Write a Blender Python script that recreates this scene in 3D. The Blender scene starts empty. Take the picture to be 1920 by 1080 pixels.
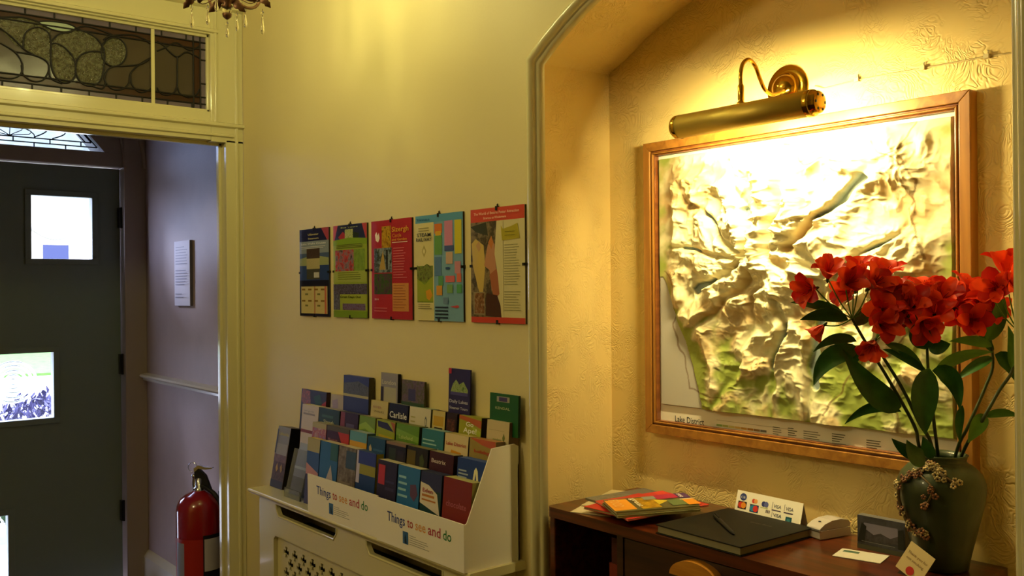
import bpy, bmesh, math, random
import numpy as np
from mathutils import Vector, Matrix, noise
random.seed(7)
S = bpy.context.scene
C = S.collection
PI = math.pi
# ------------------------------------------------------------------ camera
EYE = 1.5
YAW = math.radians(39.1); ROLL = math.radians(-.5); FPX = 1760.0
cd = bpy.data.cameras.new('camera'); cam = bpy.data.objects.new('camera', cd); C.objects.link(cam)
cam.location = (0, 0, EYE)
CR = Matrix.Rotation(-YAW, 3, 'Z') @ Matrix.Rotation(PI/2, 3, 'X') @ Matrix.Rotation(ROLL, 3, 'Z')
cam.rotation_euler = CR.to_euler()
cd.sensor_width = 36; cd.lens = 36*FPX/1920; cd.clip_start = .02
S.camera = cam
# ------------------------------------------------------------------ world, exposure
S.view_settings.view_transform = 'Standard'; S.view_settings.look = 'None'
S.view_settings.gamma = 1; S.view_settings.use_curve_mapping = False
S.view_settings.exposure = 0.0
w = bpy.data.worlds.new('sky'); S.world = w; w.use_nodes = True
wb = w.node_tree.nodes['Background']
wb.inputs[0].default_value = (.66, .66, .98, 1); wb.inputs[1].default_value = 13
BULB = 140.0        # chandelier bulb emission
LAMP = 680.0       # picture lamp tube emission
hl = bpy.data.lights.new('fill_light', 'POINT'); hl.energy = 33; hl.color = (1, .82, .42); hl.shadow_soft_size = .12
ho = bpy.data.objects.new('fill_light', hl); C.objects.link(ho); ho.location = (-1.0, 2.1, 2.6)      # unseen fill light, added to brighten the lower part of the hall
sl = bpy.data.lights.new('daylight', 'SUN'); sl.energy = 2.6; sl.color = (.74, .72, 1); sl.angle = .26
so = bpy.data.objects.new('daylight', sl); C.objects.link(so); so.location = (-3, 12, 6); so.rotation_euler = Vector((.38, -.6, -.25)).to_track_quat('-Z', 'Y').to_euler()
# ------------------------------------------------------------------ maths helpers
def ray(px, py): return CR @ Vector(((px-960)/FPX, -(py-540)/FPX, -1))
def at(px, py, ax, v):
    """where the line of sight through a point of the photograph meets the plane x/y/z = v"""
    d = ray(px, py); k = 'xyz'.index(ax); o = Vector((0, 0, EYE))
    return o + d*((v-o[k])/d[k])
def ad(px, py, dist): return Vector((0, 0, EYE)) + ray(px, py)*dist
def lin(h):
    if not isinstance(h, str): return (*h[:3], 1)
    r = [int(h[i:i+2], 16)/255 for i in (0, 2, 4)]
    return (*[(c/12.92 if c <= .04045 else ((c+.055)/1.055)**2.4) for c in r], 1)
# ------------------------------------------------------------------ materials
MC = {}
def mat(name, col, rough=.5, metal=0, bump=0, bscale=60, spec=.5, var=0, vscale=8, coat=0, trans=0, emit=None, es=0, ior=1.45, bdist=.002, det=4):
    if name in MC: return MC[name]
    m = bpy.data.materials.new(name); m.use_nodes = True; nt = m.node_tree; b = nt.nodes['Principled BSDF']
    col = lin(col)
    b.inputs['Base Color'].default_value = col; b.inputs['Roughness'].default_value = rough
    b.inputs['Metallic'].default_value = metal; b.inputs['Specular IOR Level'].default_value = spec
    b.inputs['Coat Weight'].default_value = coat; b.inputs['Coat Roughness'].default_value = .08
    b.inputs['Transmission Weight'].default_value = trans; b.inputs['IOR'].default_value = ior
    if emit: b.inputs['Emission Color'].default_value = lin(emit); b.inputs['Emission Strength'].default_value = es
    if bump or var: tc = nt.nodes.new('ShaderNodeTexCoord')
    if bump:
        n = nt.nodes.new('ShaderNodeTexNoise'); n.inputs['Scale'].default_value = bscale; n.inputs['Detail'].default_value = det
        bp = nt.nodes.new('ShaderNodeBump'); bp.inputs['Strength'].default_value = bump; bp.inputs['Distance'].default_value = bdist
        nt.links.new(tc.outputs['Object'], n.inputs['Vector']); nt.links.new(n.outputs[0], bp.inputs['Height']); nt.links.new(bp.outputs[0], b.inputs['Normal'])
    if var:
        n = nt.nodes.new('ShaderNodeTexNoise'); n.inputs['Scale'].default_value = vscale; n.inputs['Detail'].default_value = 5
        r = nt.nodes.new('ShaderNodeValToRGB'); c0 = [max(0, c*(1-var)) for c in col[:3]]; c1 = [min(1, c*(1+var)) for c in col[:3]]
        r.color_ramp.elements[0].position = .3; r.color_ramp.elements[1].position = .7
        r.color_ramp.elements[0].color = (*c0, 1); r.color_ramp.elements[1].color = (*c1, 1)
        nt.links.new(tc.outputs['Object'], n.inputs['Vector']); nt.links.new(n.outputs[0], r.inputs[0]); nt.links.new(r.outputs[0], b.inputs['Base Color'])
    MC[name] = m; return m
def ink(h):
    return mat('ink_'+h, h, .45, spec=.3)
def pic(*cols, scale=60):
    """a small printed picture: blotches of the given colours"""
    nm = 'picture_' + '_'.join(cols) + str(scale)
    if nm in MC: return MC[nm]
    m = bpy.data.materials.new(nm); m.use_nodes = True; nt = m.node_tree; b = nt.nodes['Principled BSDF']
    b.inputs['Roughness'].default_value = .4; b.inputs['Specular IOR Level'].default_value = .3
    tc = nt.nodes.new('ShaderNodeTexCoord'); n = nt.nodes.new('ShaderNodeTexNoise'); n.inputs['Scale'].default_value = scale
    n.inputs['Detail'].default_value = 6; n.inputs['Roughness'].default_value = .65
    r = nt.nodes.new('ShaderNodeValToRGB'); r.color_ramp.interpolation = 'LINEAR'
    el = r.color_ramp.elements
    while len(el) < len(cols): el.new(.5)
    for i, c in enumerate(cols): el[i].position = .34 + .32*i/max(1, len(cols)-1); el[i].color = lin(c)
    nt.links.new(tc.outputs['Object'], n.inputs['Vector']); nt.links.new(n.outputs[0], r.inputs[0]); nt.links.new(r.outputs[0], b.inputs['Base Color'])
    MC[nm] = m; return m
def wallpaper(name, col, k):
    m = bpy.data.materials.new(name); m.use_nodes = True; nt = m.node_tree; b = nt.nodes['Principled BSDF']; L = nt.links
    b.inputs['Base Color'].default_value = lin(col); b.inputs['Roughness'].default_value = .55; b.inputs['Specular IOR Level'].default_value = .35
    tc = nt.nodes.new('ShaderNodeTexCoord'); n = nt.nodes.new('ShaderNodeTexNoise'); n.inputs['Scale'].default_value = 16; n.inputs['Detail'].default_value = 2; n.inputs['Distortion'].default_value = 2.2
    w_ = nt.nodes.new('ShaderNodeMath'); w_.operation = 'MULTIPLY'; w_.inputs[1].default_value = 26
    s = nt.nodes.new('ShaderNodeMath'); s.operation = 'SINE'
    p = nt.nodes.new('ShaderNodeMath'); p.operation = 'ABSOLUTE'
    m2 = nt.nodes.new('ShaderNodeTexNoise'); m2.inputs['Scale'].default_value = 9
    mr = nt.nodes.new('ShaderNodeMapRange'); mr.inputs[1].default_value = .42; mr.inputs[2].default_value = .6
    mu = nt.nodes.new('ShaderNodeMath'); mu.operation = 'MULTIPLY'
    bp = nt.nodes.new('ShaderNodeBump'); bp.inputs['Strength'].default_value = k; bp.inputs['Distance'].default_value = .003
    L.new(tc.outputs['Object'], n.inputs['Vector']); L.new(tc.outputs['Object'], m2.inputs['Vector'])
    L.new(n.outputs[0], w_.inputs[0]); L.new(w_.outputs[0], s.inputs[0]); L.new(s.outputs[0], p.inputs[0])
    L.new(m2.outputs[0], mr.inputs[0]); L.new(mr.outputs[0], mu.inputs[0]); L.new(p.outputs[0], mu.inputs[1])
    L.new(mu.outputs[0], bp.inputs['Height']); L.new(bp.outputs[0], b.inputs['Normal'])
    return m
def wood(name, c0, c1, rough=.35, scale=6, axis=1, coat=.2):
    if name in MC: return MC[name]
    m = bpy.data.materials.new(name); m.use_nodes = True; nt = m.node_tree; b = nt.nodes['Principled BSDF']; L = nt.links
    b.inputs['Roughness'].default_value = rough; b.inputs['Coat Weight'].default_value = coat; b.inputs['Coat Roughness'].default_value = .2
    tc = nt.nodes.new('ShaderNodeTexCoord'); mp = nt.nodes.new('ShaderNodeMapping'); sc = [scale*6]*3; sc[axis] = scale*.5; mp.inputs['Scale'].default_value = sc
    n = nt.nodes.new('ShaderNodeTexNoise'); n.inputs['Scale'].default_value = 1.5; n.inputs['Detail'].default_value = 5; n.inputs['Distortion'].default_value = .6
    r = nt.nodes.new('ShaderNodeValToRGB'); r.color_ramp.elements[0].position = .35; r.color_ramp.elements[1].position = .65
    r.color_ramp.elements[0].color = lin(c0); r.color_ramp.elements[1].color = lin(c1)
    L.new(tc.outputs['Object'], mp.inputs[0]); L.new(mp.outputs[0], n.inputs['Vector']); L.new(n.outputs[0], r.inputs[0]); L.new(r.outputs[0], b.inputs['Base Color'])
    MC[name] = m; return m
def thin_glass(name, tint=(1, 1, 1), rough=.03, amt=.12):
    if name in MC: return MC[name]
    m = bpy.data.materials.new(name); m.use_nodes = True; nt = m.node_tree; nt.nodes.clear()
    o = nt.nodes.new('ShaderNodeOutputMaterial'); t = nt.nodes.new('ShaderNodeBsdfTransparent'); g = nt.nodes.new('ShaderNodeBsdfGlossy')
    t.inputs[0].default_value = (*tint, 1); g.inputs['Roughness'].default_value = rough
    f = nt.nodes.new('ShaderNodeLayerWeight'); f.inputs[0].default_value = amt
    mx = nt.nodes.new('ShaderNodeMixShader'); nt.links.new(f.outputs['Fresnel'], mx.inputs[0]); nt.links.new(t.outputs[0], mx.inputs[1]); nt.links.new(g.outputs[0], mx.inputs[2]); nt.links.new(mx.outputs[0], o.inputs[0])
    MC[name] = m; return m
M = dict(
    paint=mat('cream wall paint', 'ddcf9a', .5, bump=.12, bscale=90, spec=.3),
    niche=wallpaper('embossed cream wallpaper', 'dfc888', .55),
    gloss=mat('cream gloss paint', 'd6cfa0', .22, coat=.6, bump=.04, bscale=25),
    glossw=mat('white gloss paint', 'd9d3c4', .25, coat=.5),
    vest=mat('vestibule wall paint', 'ab9893', .5, bump=.25, bscale=120, var=.04),
    frame=mat('porch frame paint', 'a08f80', .4, bump=.1, bscale=60),
    doorg=mat('dark green door paint', '7e8a80', .38, bump=.08, bscale=80, spec=.3),
    black=mat('black iron', '0c0c0e', .4), carpet=mat('carpet', '4a3326', .95, bump=.5, bscale=400, var=.2),
    ceil=mat('ceiling paint', 'e6dfc4', .7),
    brass=mat('polished brass', 'c79a34', .12, 1), brassd=mat('brushed brass shade', 'd8bc5c', .45, .7, bump=.1, bscale=300, bdist=.0003),
    chrome=mat('chrome', 'c8c8cc', .1, 1), card=mat('white cardboard', 'ece8e0', .55, spec=.25), paper=mat('paper', 'd9d2bd', .7, spec=.2),
    red=mat('red extinguisher paint', '8a0a12', .18, coat=.8), redl=mat('red label band', 'a0221c', .4), lead=mat('lead came', '1a1716', .5, .3),
    stem=mat('stem green', '2f3c1a', .5, spec=.3), leaf=mat('leaf green', '2b5a1c', .42, var=.35, vscale=30, spec=.4), leafl=mat('light leaf green', '4f7d26', .42, var=.3, vscale=30, spec=.4),
    rubber=mat('black rubber', '101012', .6), cloth=mat('black book cloth', '070806', .6, bump=.3, bscale=900, bdist=.0004, spec=.35))
M['wood'] = wood('dark desk wood', '3a1608', '63290f', .3, 6, 1, .35)
M['woodf'] = wood('dark desk front wood', '2a140a', '3f2210', .45, 6, 1, .1)
M['woodl'] = wood('light wood', 'b0701e', 'c98a30', .4, 6, 1, .2)
M['pine'] = wood('frame oak', '8a5a22', 'a8742f', .35, 5, 1, .3)
M['pinev'] = wood('frame oak upright', '8a5a22', 'a8742f', .35, 5, 2, .3)
M['inner'] = wood('frame inner moulding', '6d3c1c', '8a5226', .3, 5, 1, .3)
# ------------------------------------------------------------------ mesh helpers
def tag(o, label=None, cat=None, group=None, kind=None):
    if label: o['label'] = label
    if cat: o['category'] = cat
    if group: o['group'] = group
    if kind: o['kind'] = kind
    return o
def empty(name, loc=(0, 0, 0), rz=0, label=None, cat=None, group=None, rot=None):
    o = bpy.data.objects.new(name, None); C.objects.link(o); o.location = loc; o.rotation_euler = rot or (0, 0, rz); o.empty_display_size = .02
    return tag(o, label, cat, group)
class MB:
    def __init__(s): s.v = []; s.f = []; s.m = []; s.mats = []; s.sm = []
    def mi(s, m):
        if m not in s.mats: s.mats.append(m)
        return s.mats.index(m)
    def add(s, vs, fs, m, smooth=False, T=None):
        o = len(s.v); k = s.mi(m)
        s.v += [tuple(T @ Vector(v)) if T else tuple(v) for v in vs]
        for f in fs: s.f.append([i+o for i in f]); s.m.append(k); s.sm.append(smooth)
        return s
    def box(s, a, b, m, T=None):
        x0, y0, z0 = a; x1, y1, z1 = b
        if x0 > x1: x0, x1 = x1, x0
        if y0 > y1: y0, y1 = y1, y0
        if z0 > z1: z0, z1 = z1, z0
        vs = [(x0,y0,z0),(x1,y0,z0),(x1,y1,z0),(x0,y1,z0),(x0,y0,z1),(x1,y0,z1),(x1,y1,z1),(x0,y1,z1)]
        return s.add(vs, [(0,3,2,1),(4,5,6,7),(0,1,5,4),(1,2,6,5),(2,3,7,6),(3,0,4,7)], m, T=T)
    def prism(s, pts, axis, a, b, m, T=None, smooth=False):
        """2D polygon pts extruded along axis from a to b"""
        def P(p, t): return {'x': (t, p[0], p[1]), 'y': (p[0], t, p[1]), 'z': (p[0], p[1], t)}[axis]
        n = len(pts); vs = [P(p, a) for p in pts]+[P(p, b) for p in pts]
        s.add(vs, [[i, (i+1) % n, n+(i+1) % n, n+i] for i in range(n)], m, smooth, T)
        return s.add(vs, [list(range(n))[::-1], list(range(n, 2*n))], m, False, T)
    def lathe(s, prof, m, n=32, T=None, caps=True):
        vs = []; fs = []
        for r, z in prof:
            for i in range(n): a = 2*PI*i/n; vs.append((r*math.cos(a), r*math.sin(a), z))
        for j in range(len(prof)-1):
            for i in range(n): k = (i+1) % n; fs.append((j*n+i, j*n+k, (j+1)*n+k, (j+1)*n+i))
        s.add(vs, fs, m, True, T)
        if caps:
            o = len(vs)-n
            s.add(vs, [list(range(n))[::-1], list(range(o, o+n))], m, False, T)
        return s
    def tube(s, pts, r, m, n=8, closed=False, T=None):
        pts = [Vector(p) for p in pts]; N = len(pts); rr = r if isinstance(r, (list, tuple)) else [r]*N
        vs = []; up = None
        for i, p in enumerate(pts):
            d = (pts[(i+1) % N]-pts[i-1]) if closed else (pts[min(i+1, N-1)]-pts[max(i-1, 0)])
            if d.length < 1e-9: d = Vector((0, 0, 1))
            d.normalize()
            if up is None: up = d.orthogonal().normalized()
            up = (up-d*up.dot(d))
            up = up.normalized() if up.length > 1e-6 else d.orthogonal().normalized()
            q = d.cross(up)
            for k in range(n): a = 2*PI*k/n; vs.append(p+(up*math.cos(a)+q*math.sin(a))*rr[i])
        fs = []
        for j in range(N if closed else N-1):
            for k in range(n):
                l = (k+1) % n; b = (j+1) % N
                fs.append((j*n+k, j*n+l, b*n+l, b*n+k))
        s.add(vs, fs, m, True, T)
        if not closed: s.add(vs, [list(range(n))[::-1], list(range((N-1)*n, N*n))], m, False, T)
        return s
    def ball(s, c, r, m, n=14, T=None):
        rx, ry, rz = r if isinstance(r, (list, tuple)) else (r, r, r)
        vs = []; fs = []; h = n//2
        for j in range(1, h):
            t = PI*j/h
            for i in range(n): a = 2*PI*i/n; vs.append((c[0]+rx*math.sin(t)*math.cos(a), c[1]+ry*math.sin(t)*math.sin(a), c[2]+rz*math.cos(t)))
        a = len(vs); vs += [(c[0], c[1], c[2]+rz), (c[0], c[1], c[2]-rz)]
        for j in range(h-2):
            for i in range(n): k = (i+1) % n; fs.append((j*n+i, (j+1)*n+i, (j+1)*n+k, j*n+k))
        for i in range(n):
            k = (i+1) % n; fs.append((a, i, k)); fs.append((a+1, (h-2)*n+k, (h-2)*n+i))
        return s.add(vs, fs, m, True, T)
    def build(s, name, parent=None, loc=None, rot=None, bevel=0, seg=2):
        me = bpy.data.meshes.new(name); me.from_pydata([tuple(v) for v in s.v], [], s.f)
        for m in s.mats: me.materials.append(m)
        me.polygons.foreach_set('material_index', s.m); me.polygons.foreach_set('use_smooth', s.sm); me.update()
        o = bpy.data.objects.new(name, me); C.objects.link(o)
        if parent: o.parent = parent
        if loc: o.location = loc
        if rot: o.rotation_euler = rot
        if bevel:
            b = o.modifiers.new('bevel', 'BEVEL'); b.width = bevel; b.segments = seg; b.limit_method = 'ANGLE'; b.angle_limit = .6
        return o
def struct(mb, name, **k): return tag(mb.build(name, **k), kind='structure')
def from_curve(cu, m, name, parent=None, T=None):
    o = bpy.data.objects.new('tmp', cu); C.objects.link(o); bpy.context.view_layer.update()
    dg = bpy.context.evaluated_depsgraph_get(); me = bpy.data.meshes.new_from_object(o.evaluated_get(dg)); bpy.data.objects.remove(o); bpy.data.curves.remove(cu)
    if T: me.transform(T)
    me.materials.clear(); me.materials.append(m)
    r = bpy.data.objects.new(name, me); C.objects.link(r)
    if parent: r.parent = parent
    return r
def plate(outer, holes, th, m, name, parent=None, T=None):
    """a board with cut-out holes; outer and holes are 2D point lists (drawn in x,y; thickness along z)"""
    cu = bpy.data.curves.new('c', 'CURVE'); cu.dimensions = '2D'; cu.fill_mode = 'BOTH'; cu.extrude = th/2
    for pts in [outer]+holes:
        sp = cu.splines.new('POLY'); sp.points.add(len(pts)-1); sp.use_cyclic_u = True
        for i, p in enumerate(pts): sp.points[i].co = (p[0], p[1], 0, 1)
    return from_curve(cu, m, name, parent, T)
TXC = {}
def text_mesh(s, bold=0):
    k = (s, bold)
    if k not in TXC:
        cu = bpy.data.curves.new('t', 'FONT'); cu.body = s; cu.resolution_u = 2; cu.offset = bold
        o = bpy.data.objects.new('tmp', cu); C.objects.link(o); bpy.context.view_layer.update()
        dg = bpy.context.evaluated_depsgraph_get(); me = bpy.data.meshes.new_from_object(o.evaluated_get(dg)); bpy.data.objects.remove(o)
        TXC[k] = ([v.co.copy() for v in me.vertices], [list(p.vertices) for p in me.polygons])
        bpy.data.meshes.remove(me)
    return TXC[k]
def put_text(mb, s, x, z, size, m, width=None, y=0, align='l', bold=0, T=None):
    """writing in the local x-z plane, facing -y"""
    vs, fs = text_mesh(s, bold)
    if not vs: return
    x0 = min(v.x for v in vs); x1 = max(v.x for v in vs)
    sx = size if width is None else width/(x1-x0)
    wd = (x1-x0)*sx; ox = {'l': x, 'c': x-wd/2, 'r': x-wd}[align]
    mb.add([(ox+(v.x-x0)*sx, y, z+v.y*size) for v in vs], fs, m, T=T)
def printed(parent, w_, h_, base, patches=(), texts=(), name='cover', off=.0004, th=.001):
    """a printed sheet facing -y, lower left corner at (-w/2, 0, 0); patches (x0,z0,x1,z1,material) and writing in fractions of the sheet"""
    mb = MB(); mb.box((-w_/2, 0, 0), (w_/2, th, h_), base)
    for i, p in enumerate(patches):
        y = -off*(1+i*.5); m = p[-1]
        pts = [(-w_/2+p[0]*w_, p[1]*h_), (-w_/2+p[2]*w_, p[1]*h_), (-w_/2+p[2]*w_, p[3]*h_), (-w_/2+p[0]*w_, p[3]*h_)] if len(p) == 5 else [(-w_/2+q[0]*w_, q[1]*h_) for q in p[0]]
        mb.add([(a, y, b) for a, b in pts], [list(range(len(pts)))], m)
    o = mb.build(name, parent)
    if texts:
        tb = MB()
        for t in texts:
            s, x, z, sz, col = t[:5]; wd = t[5] if len(t) > 5 else None
            put_text(tb, s, -w_/2+x*w_, z*h_, sz*h_, ink(col), None if wd is None else wd*w_, -off*(2+len(patches)*.5), 'c', .012)
        tb.build('lettering', o)
    return o
def copy_tree(o, parent=None):
    c = o.copy(); C.objects.link(c)
    if parent: c.parent = parent
    for ch in list(o.children): copy_tree(ch, c)
    return c
WALLROT = -PI/2     # local -y faces the room (-x world)
# =================================================================== STRUCTURE
ZC = 2.95
XB = 1.81                                  # back of the niche
def arc_pts(y0, y1, zs, rise, n=20):
    c = (y0+y1)/2; hw = (y1-y0)/2; R = (hw*hw+rise*rise)/(2*rise); a = math.asin(hw/R)
    return [(c+R*math.sin(-a+2*a*i/n), zs+R*math.cos(-a+2*a*i/n)-(R-rise)) for i in range(n+1)]
NY0, NY1, ZS, RISE = .628, 1.728, 2.045, .18
arch = arc_pts(NY0, NY1, ZS, RISE)
# poster wall (front face x = 1.5) with the arched opening
outer = [(-3, 0), (NY0, 0)] + arch + [(NY1, 0), (3.6, 0), (3.6, ZC), (-3, ZC)]
mb = MB()
prof = [(NY0, 0)]+arch+[(NY1, 0)]
def strip(pts, x0, x1, m, shift=lambda p: p):
    vs = [(x0, p[0], p[1]) for p in pts]+[(x1, *shift(p)) for p in pts]; n = len(pts)
    mb.add(vs, [(i, i+1, n+i+1, n+i) for i in range(n-1)], m)
mb.box((1.5, -3, 0), (1.51, NY0, ZC), M['paint']); mb.box((1.5, NY1, 0), (1.51, 3.5, ZC), M['paint'])
for i in range(len(arch)-1):
    (a, za), (b, zb) = arch[i], arch[i+1]
    mb.prism([(a, za), (b, zb), (b, ZC), (a, ZC)], 'x', 1.5, 1.51, M['paint'])
struct(mb, 'wall_right')
mb = MB()
FL = .075
strip(prof, 1.501, XB, M['niche'], lambda p: (NY0-.03 if p[0] <= NY0 else (NY1+FL if p[0] >= NY1 else p[0]+(p[0]-(NY0+NY1)/2)*.1), p[1]+(.03 if p[1] > .1 else 0)))
mb.box((XB, .3, 0), (XB+.03, 2.1, ZC), M['niche'])
struct(mb, 'wall_niche')
mb = MB(); mb.box((1.86, -3, 0), (1.9, 3.6, ZC), M['paint']); mb.box((1.5, -3.06, 0), (1.9, -3, ZC), M['paint'])
struct(mb, 'wall_outer')
# arch moulding : outer bead, hollow, inner bead
def sweep_arch(mb, prof2, m):
    """prof2: (offset outwards from the opening edge, projection from the wall)"""
    path = [(NY0, .0)]+[(NY0, ZS-.02)]+arch[1:-1]+[(NY1, ZS-.02), (NY1, .0)]
    path = [(NY0, 0.0), (NY0, ZS)]+arch[1:-1]+[(NY1, ZS), (NY1, 0.0)]
    n = len(path); rows = []
    for i, p in enumerate(path):
        a = Vector(path[max(0, i-1)]); b = Vector(path[min(n-1, i+1)]); q = Vector(p)
        d1 = (q-a).normalized() if i else (b-q).normalized(); d2 = (b-q).normalized() if i < n-1 else d1
        t = (d1+d2).normalized(); nn = Vector((-t.y, t.x)); k = 1/max(.4, nn.dot(Vector((-d2.y, d2.x))))
        rows.append([(1.5-pr, q.x+nn.x*o*k, q.y+nn.y*o*k) for o, pr in prof2])
    vs = [v for r in rows for v in r]; w2 = len(prof2)
    mb.add(vs, [(i*w2+j, i*w2+j+1, (i+1)*w2+j+1, (i+1)*w2+j) for i in range(n-1) for j in range(w2-1)], m, True)
mb = MB()
pf = [(-.0008, -.012), (-.0008, .003), (.004, .006), (.008, .006)]+[(.010+.026*(.5-.5*math.cos(PI*i/8)), .006+.017*math.sin(PI*i/8)) for i in range(9)]+[(.038, .004), (.046, .004), (.047, 0)]
sweep_arch(mb, pf, M['gloss'])
struct(mb, 'trim_1')
mb = MB(); mb.box((-2.4, -3, -.05), (1.9, 8.5-3.6, 0), M['carpet']); struct(mb, 'floor')
mb = MB(); mb.box((-2.4, -3, ZC), (1.9, 5.1, ZC+.1), M['ceil']); struct(mb, 'ceiling')
mb = MB(); mb.box((-2.4, -3, 0), (-2.3, 5.1, ZC), M['paint']); struct(mb, 'wall_left')
mb = MB(); mb.box((-2.3, -3.1, 0), (1.9, -3, ZC), M['paint']); struct(mb, 'wall_back')
# door wall (front face y = 3.5): plaster left of the screen, above
OX0, OX1 = .30, 1.43
mb = MB(); mb.box((-2.3, 3.5, 0), (.24, 3.6, ZC), M['paint']); mb.box((.24, 3.52, 2.68), (1.5, 3.6, ZC), M['paint']); struct(mb, 'wall_front')
# timber screen around opening and transom light
GZ0, GZ1 = 2.183, 2.478
mb = MB()
g = M['gloss']
mb.box((1.43, 3.5, 0), (1.5, 3.6, 2.08), g)                      # right post below
mb.box((1.372, 3.5, 2.07), (1.5, 3.6, 2.68), g)                  # right stile
mb.box((.24, 3.5, 0), (OX0, 3.6, 2.68), g)
mb.box((.24, 3.5, 2.075), (1.372, 3.6, GZ0), g)
mb.box((.24, 3.5, GZ1), (1.372, 3.6, 2.68), g)
struct(mb, 'trim_2', bevel=.002)
mb = MB()                                                         # bead mouldings on the screen
def bead_x(z, h, d, x0=.24, x1=1.5):
    mb.prism([(3.502, z), (3.502-d, z+h*.25), (3.502-d, z+h*.75), (3.502, z+h)], 'x', x0, x1, g)
bead_x(2.088, .016, .012, OX0, 1.46); bead_x(2.125, .022, .016); bead_x(2.575, .03, .02); bead_x(2.63, .04, .035)
for a, b in ((1.384, 1.398), (1.466, 1.480)):
    mb.prism([(a, 3.502), (a+.003, 3.494), (b-.003, 3.494), (b, 3.502)], 'z', 0 if a > 1.4 else 2.145, 2.575, g)
mb.prism([(3.502, GZ1+.004), (3.49, GZ1+.008), (3.49, GZ1+.018), (3.502, GZ1+.024)], 'x', OX0, 1.40, g)
for zz, h in ((GZ0, .01), (GZ1-.01, .01)): mb.box((OX0, 3.515, zz), (1.372, 3.535, zz+h), g)
mb.box((1.362, 3.515, GZ0), (1.372, 3.535, GZ1), g)
mb.box((1.418, 3.545, 0), (1.43, 3.565, 2.075), g); mb.box((OX0, 3.545, 2.062), (1.43, 3.565, 2.075), g)
struct(mb, 'trim_3', bevel=.0015)
# stained transom light
def poly3(P, pts, y): return [(P(p)[0], y, P(p)[1]) for p in pts]
wroot = tag(empty('window_1', (0, 0, 0)), kind='structure')
gl_b = mat('brown cathedral glass', '5c5044', .2, trans=.4, bump=.25, bscale=30, ior=1.3)
gl_t = mat('rippled pale glass', '66664a', .08, trans=.35, bump=1, bscale=150, bdist=.008, ior=1.6, var=.5, vscale=70, spec=.9)
gl_p = mat('lilac border glass', '8d7f92', .25, trans=.4, bump=.15, bscale=40, ior=1.3)
gl_r = mat('brown red border glass', '4a2c1c', .3, trans=.3, bump=.3, bscale=60, ior=1.3)
gl_w = mat('clear seedy glass', 'c8dccb', .1, trans=.3, bump=.5, bscale=90, ior=1.5)
mb = MB(); YG = 3.53
mb.box((OX0, YG, GZ0+.008), (1.364, YG+.004, GZ1-.008), gl_b); mb.build('pane', wroot)
mb = MB()
bo, bi = .022, .048
X0, X1, Z0, Z1 = OX0, 1.364, GZ0+.008, GZ1-.008
for (a, b, c, d) in ((X0, Z0, X1, Z0+bo), (X0, Z1-bo, X1, Z1), (X1-bo, Z0+bo, X1, Z1-bo)): mb.box((a, YG-.001, b), (c, YG, d), gl_p)
for (a, b, c, d) in ((X0, Z0+bo, X1-bo, Z0+bi), (X0, Z1-bi, X1-bo, Z1-bo), (X1-bi, Z0+bi, X1-bo, Z1-bi)): mb.box((a, YG-.001, b), (c, YG, d), gl_r)
mb.build('border_glass', wroot)
def ell(cx, cz, rx, rz, a=0, n=28, t0=0, t1=2*PI, y=YG-.003):
    r = []
    for i in range(n):
        t = t0+(t1-t0)*i/(n if abs(t1-t0-2*PI) < .01 else n-1); x = rx*math.cos(t); z = rz*math.sin(t)
        r.append((cx+x*math.cos(a)-z*math.sin(a), y, cz+x*math.sin(a)+z*math.cos(a)))
    return r
def gz(pts):      # points of the pattern on the plane of the glass
    q = [at(x/3.6, y/3.6, 'y', YG-.003) for x, y in pts]; return [(max(X0+.002, p.x), p.z) for p in q]
def crv(pts, k=5, closed=False):
    n = len(pts); out = []
    for i in range(n if closed else n-1):
        g4 = [pts[(i+j) % n] if closed else pts[min(n-1, max(0, i+j))] for j in (-1, 0, 1, 2)]
        p0, p1, p2, p3 = [Vector(p) for p in g4]
        for j in range(k): t = j/k; out.append(tuple(.5*((2*p1)+(-p0+p2)*t+(2*p0-5*p1+4*p2-p3)*t*t+(-p0+3*p1-3*p2+p3)*t**3)))
    return out+([] if closed else [tuple(pts[-1])])
mb = MB(); LR = .0030
def ln(pts, closed=False, r=LR, y=YG-.003): mb.tube([(p[0], p[1] if len(p) == 3 else y, p[-1]) for p in pts], r, M['lead'], 6, closed)
circ = [(770+85*math.cos(k*PI/6), 350+98*math.sin(k*PI/6)) for k in range(12)]
eye = [(262, 148), (340, 143), (450, 158), (512, 190), (450, 215), (370, 205), (310, 180)]
f_l = [(520, 190), (640, 250), (700, 330), (702, 450), (680, 540), (620, 580), (550, 560), (512, 480), (530, 390), (600, 350), (700, 350)]
g_l = [(350, 300), (420, 310), (490, 380), (512, 470), (490, 540), (430, 560), (370, 510), (345, 420)]
tx_poly = [circ, g_l, f_l[2:10], [(0, 120), (150, 118), (262, 150), (340, 200), (342, 420), (230, 370), (100, 300), (0, 190)], [(350, 270), (400, 230), (520, 192), (640, 250), (700, 340), (600, 350), (530, 390), (500, 400), (430, 310), (350, 300)]]
for i, P_ in enumerate(tx_poly): P_ = gz(P_); mb.add([(x, YG-.0012-.0002*i, z) for x, z in P_], [list(range(len(P_)))[::-1]], gl_t)
mb.build('rippled_glass', wroot)
mb = MB(); e = gz(eye); mb.add([(x, YG-.0026, z) for x, z in crv(e, 4, True)], [list(range(4*len(e)))[::-1]], gl_w); mb.build('clear_glass', wroot)
mb = MB()
ln(crv(gz(circ), 4, True), True); ln(crv(gz(eye), 4, True), True); ln(crv(gz(f_l))); ln(crv(gz(g_l), 5, True), True)
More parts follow.
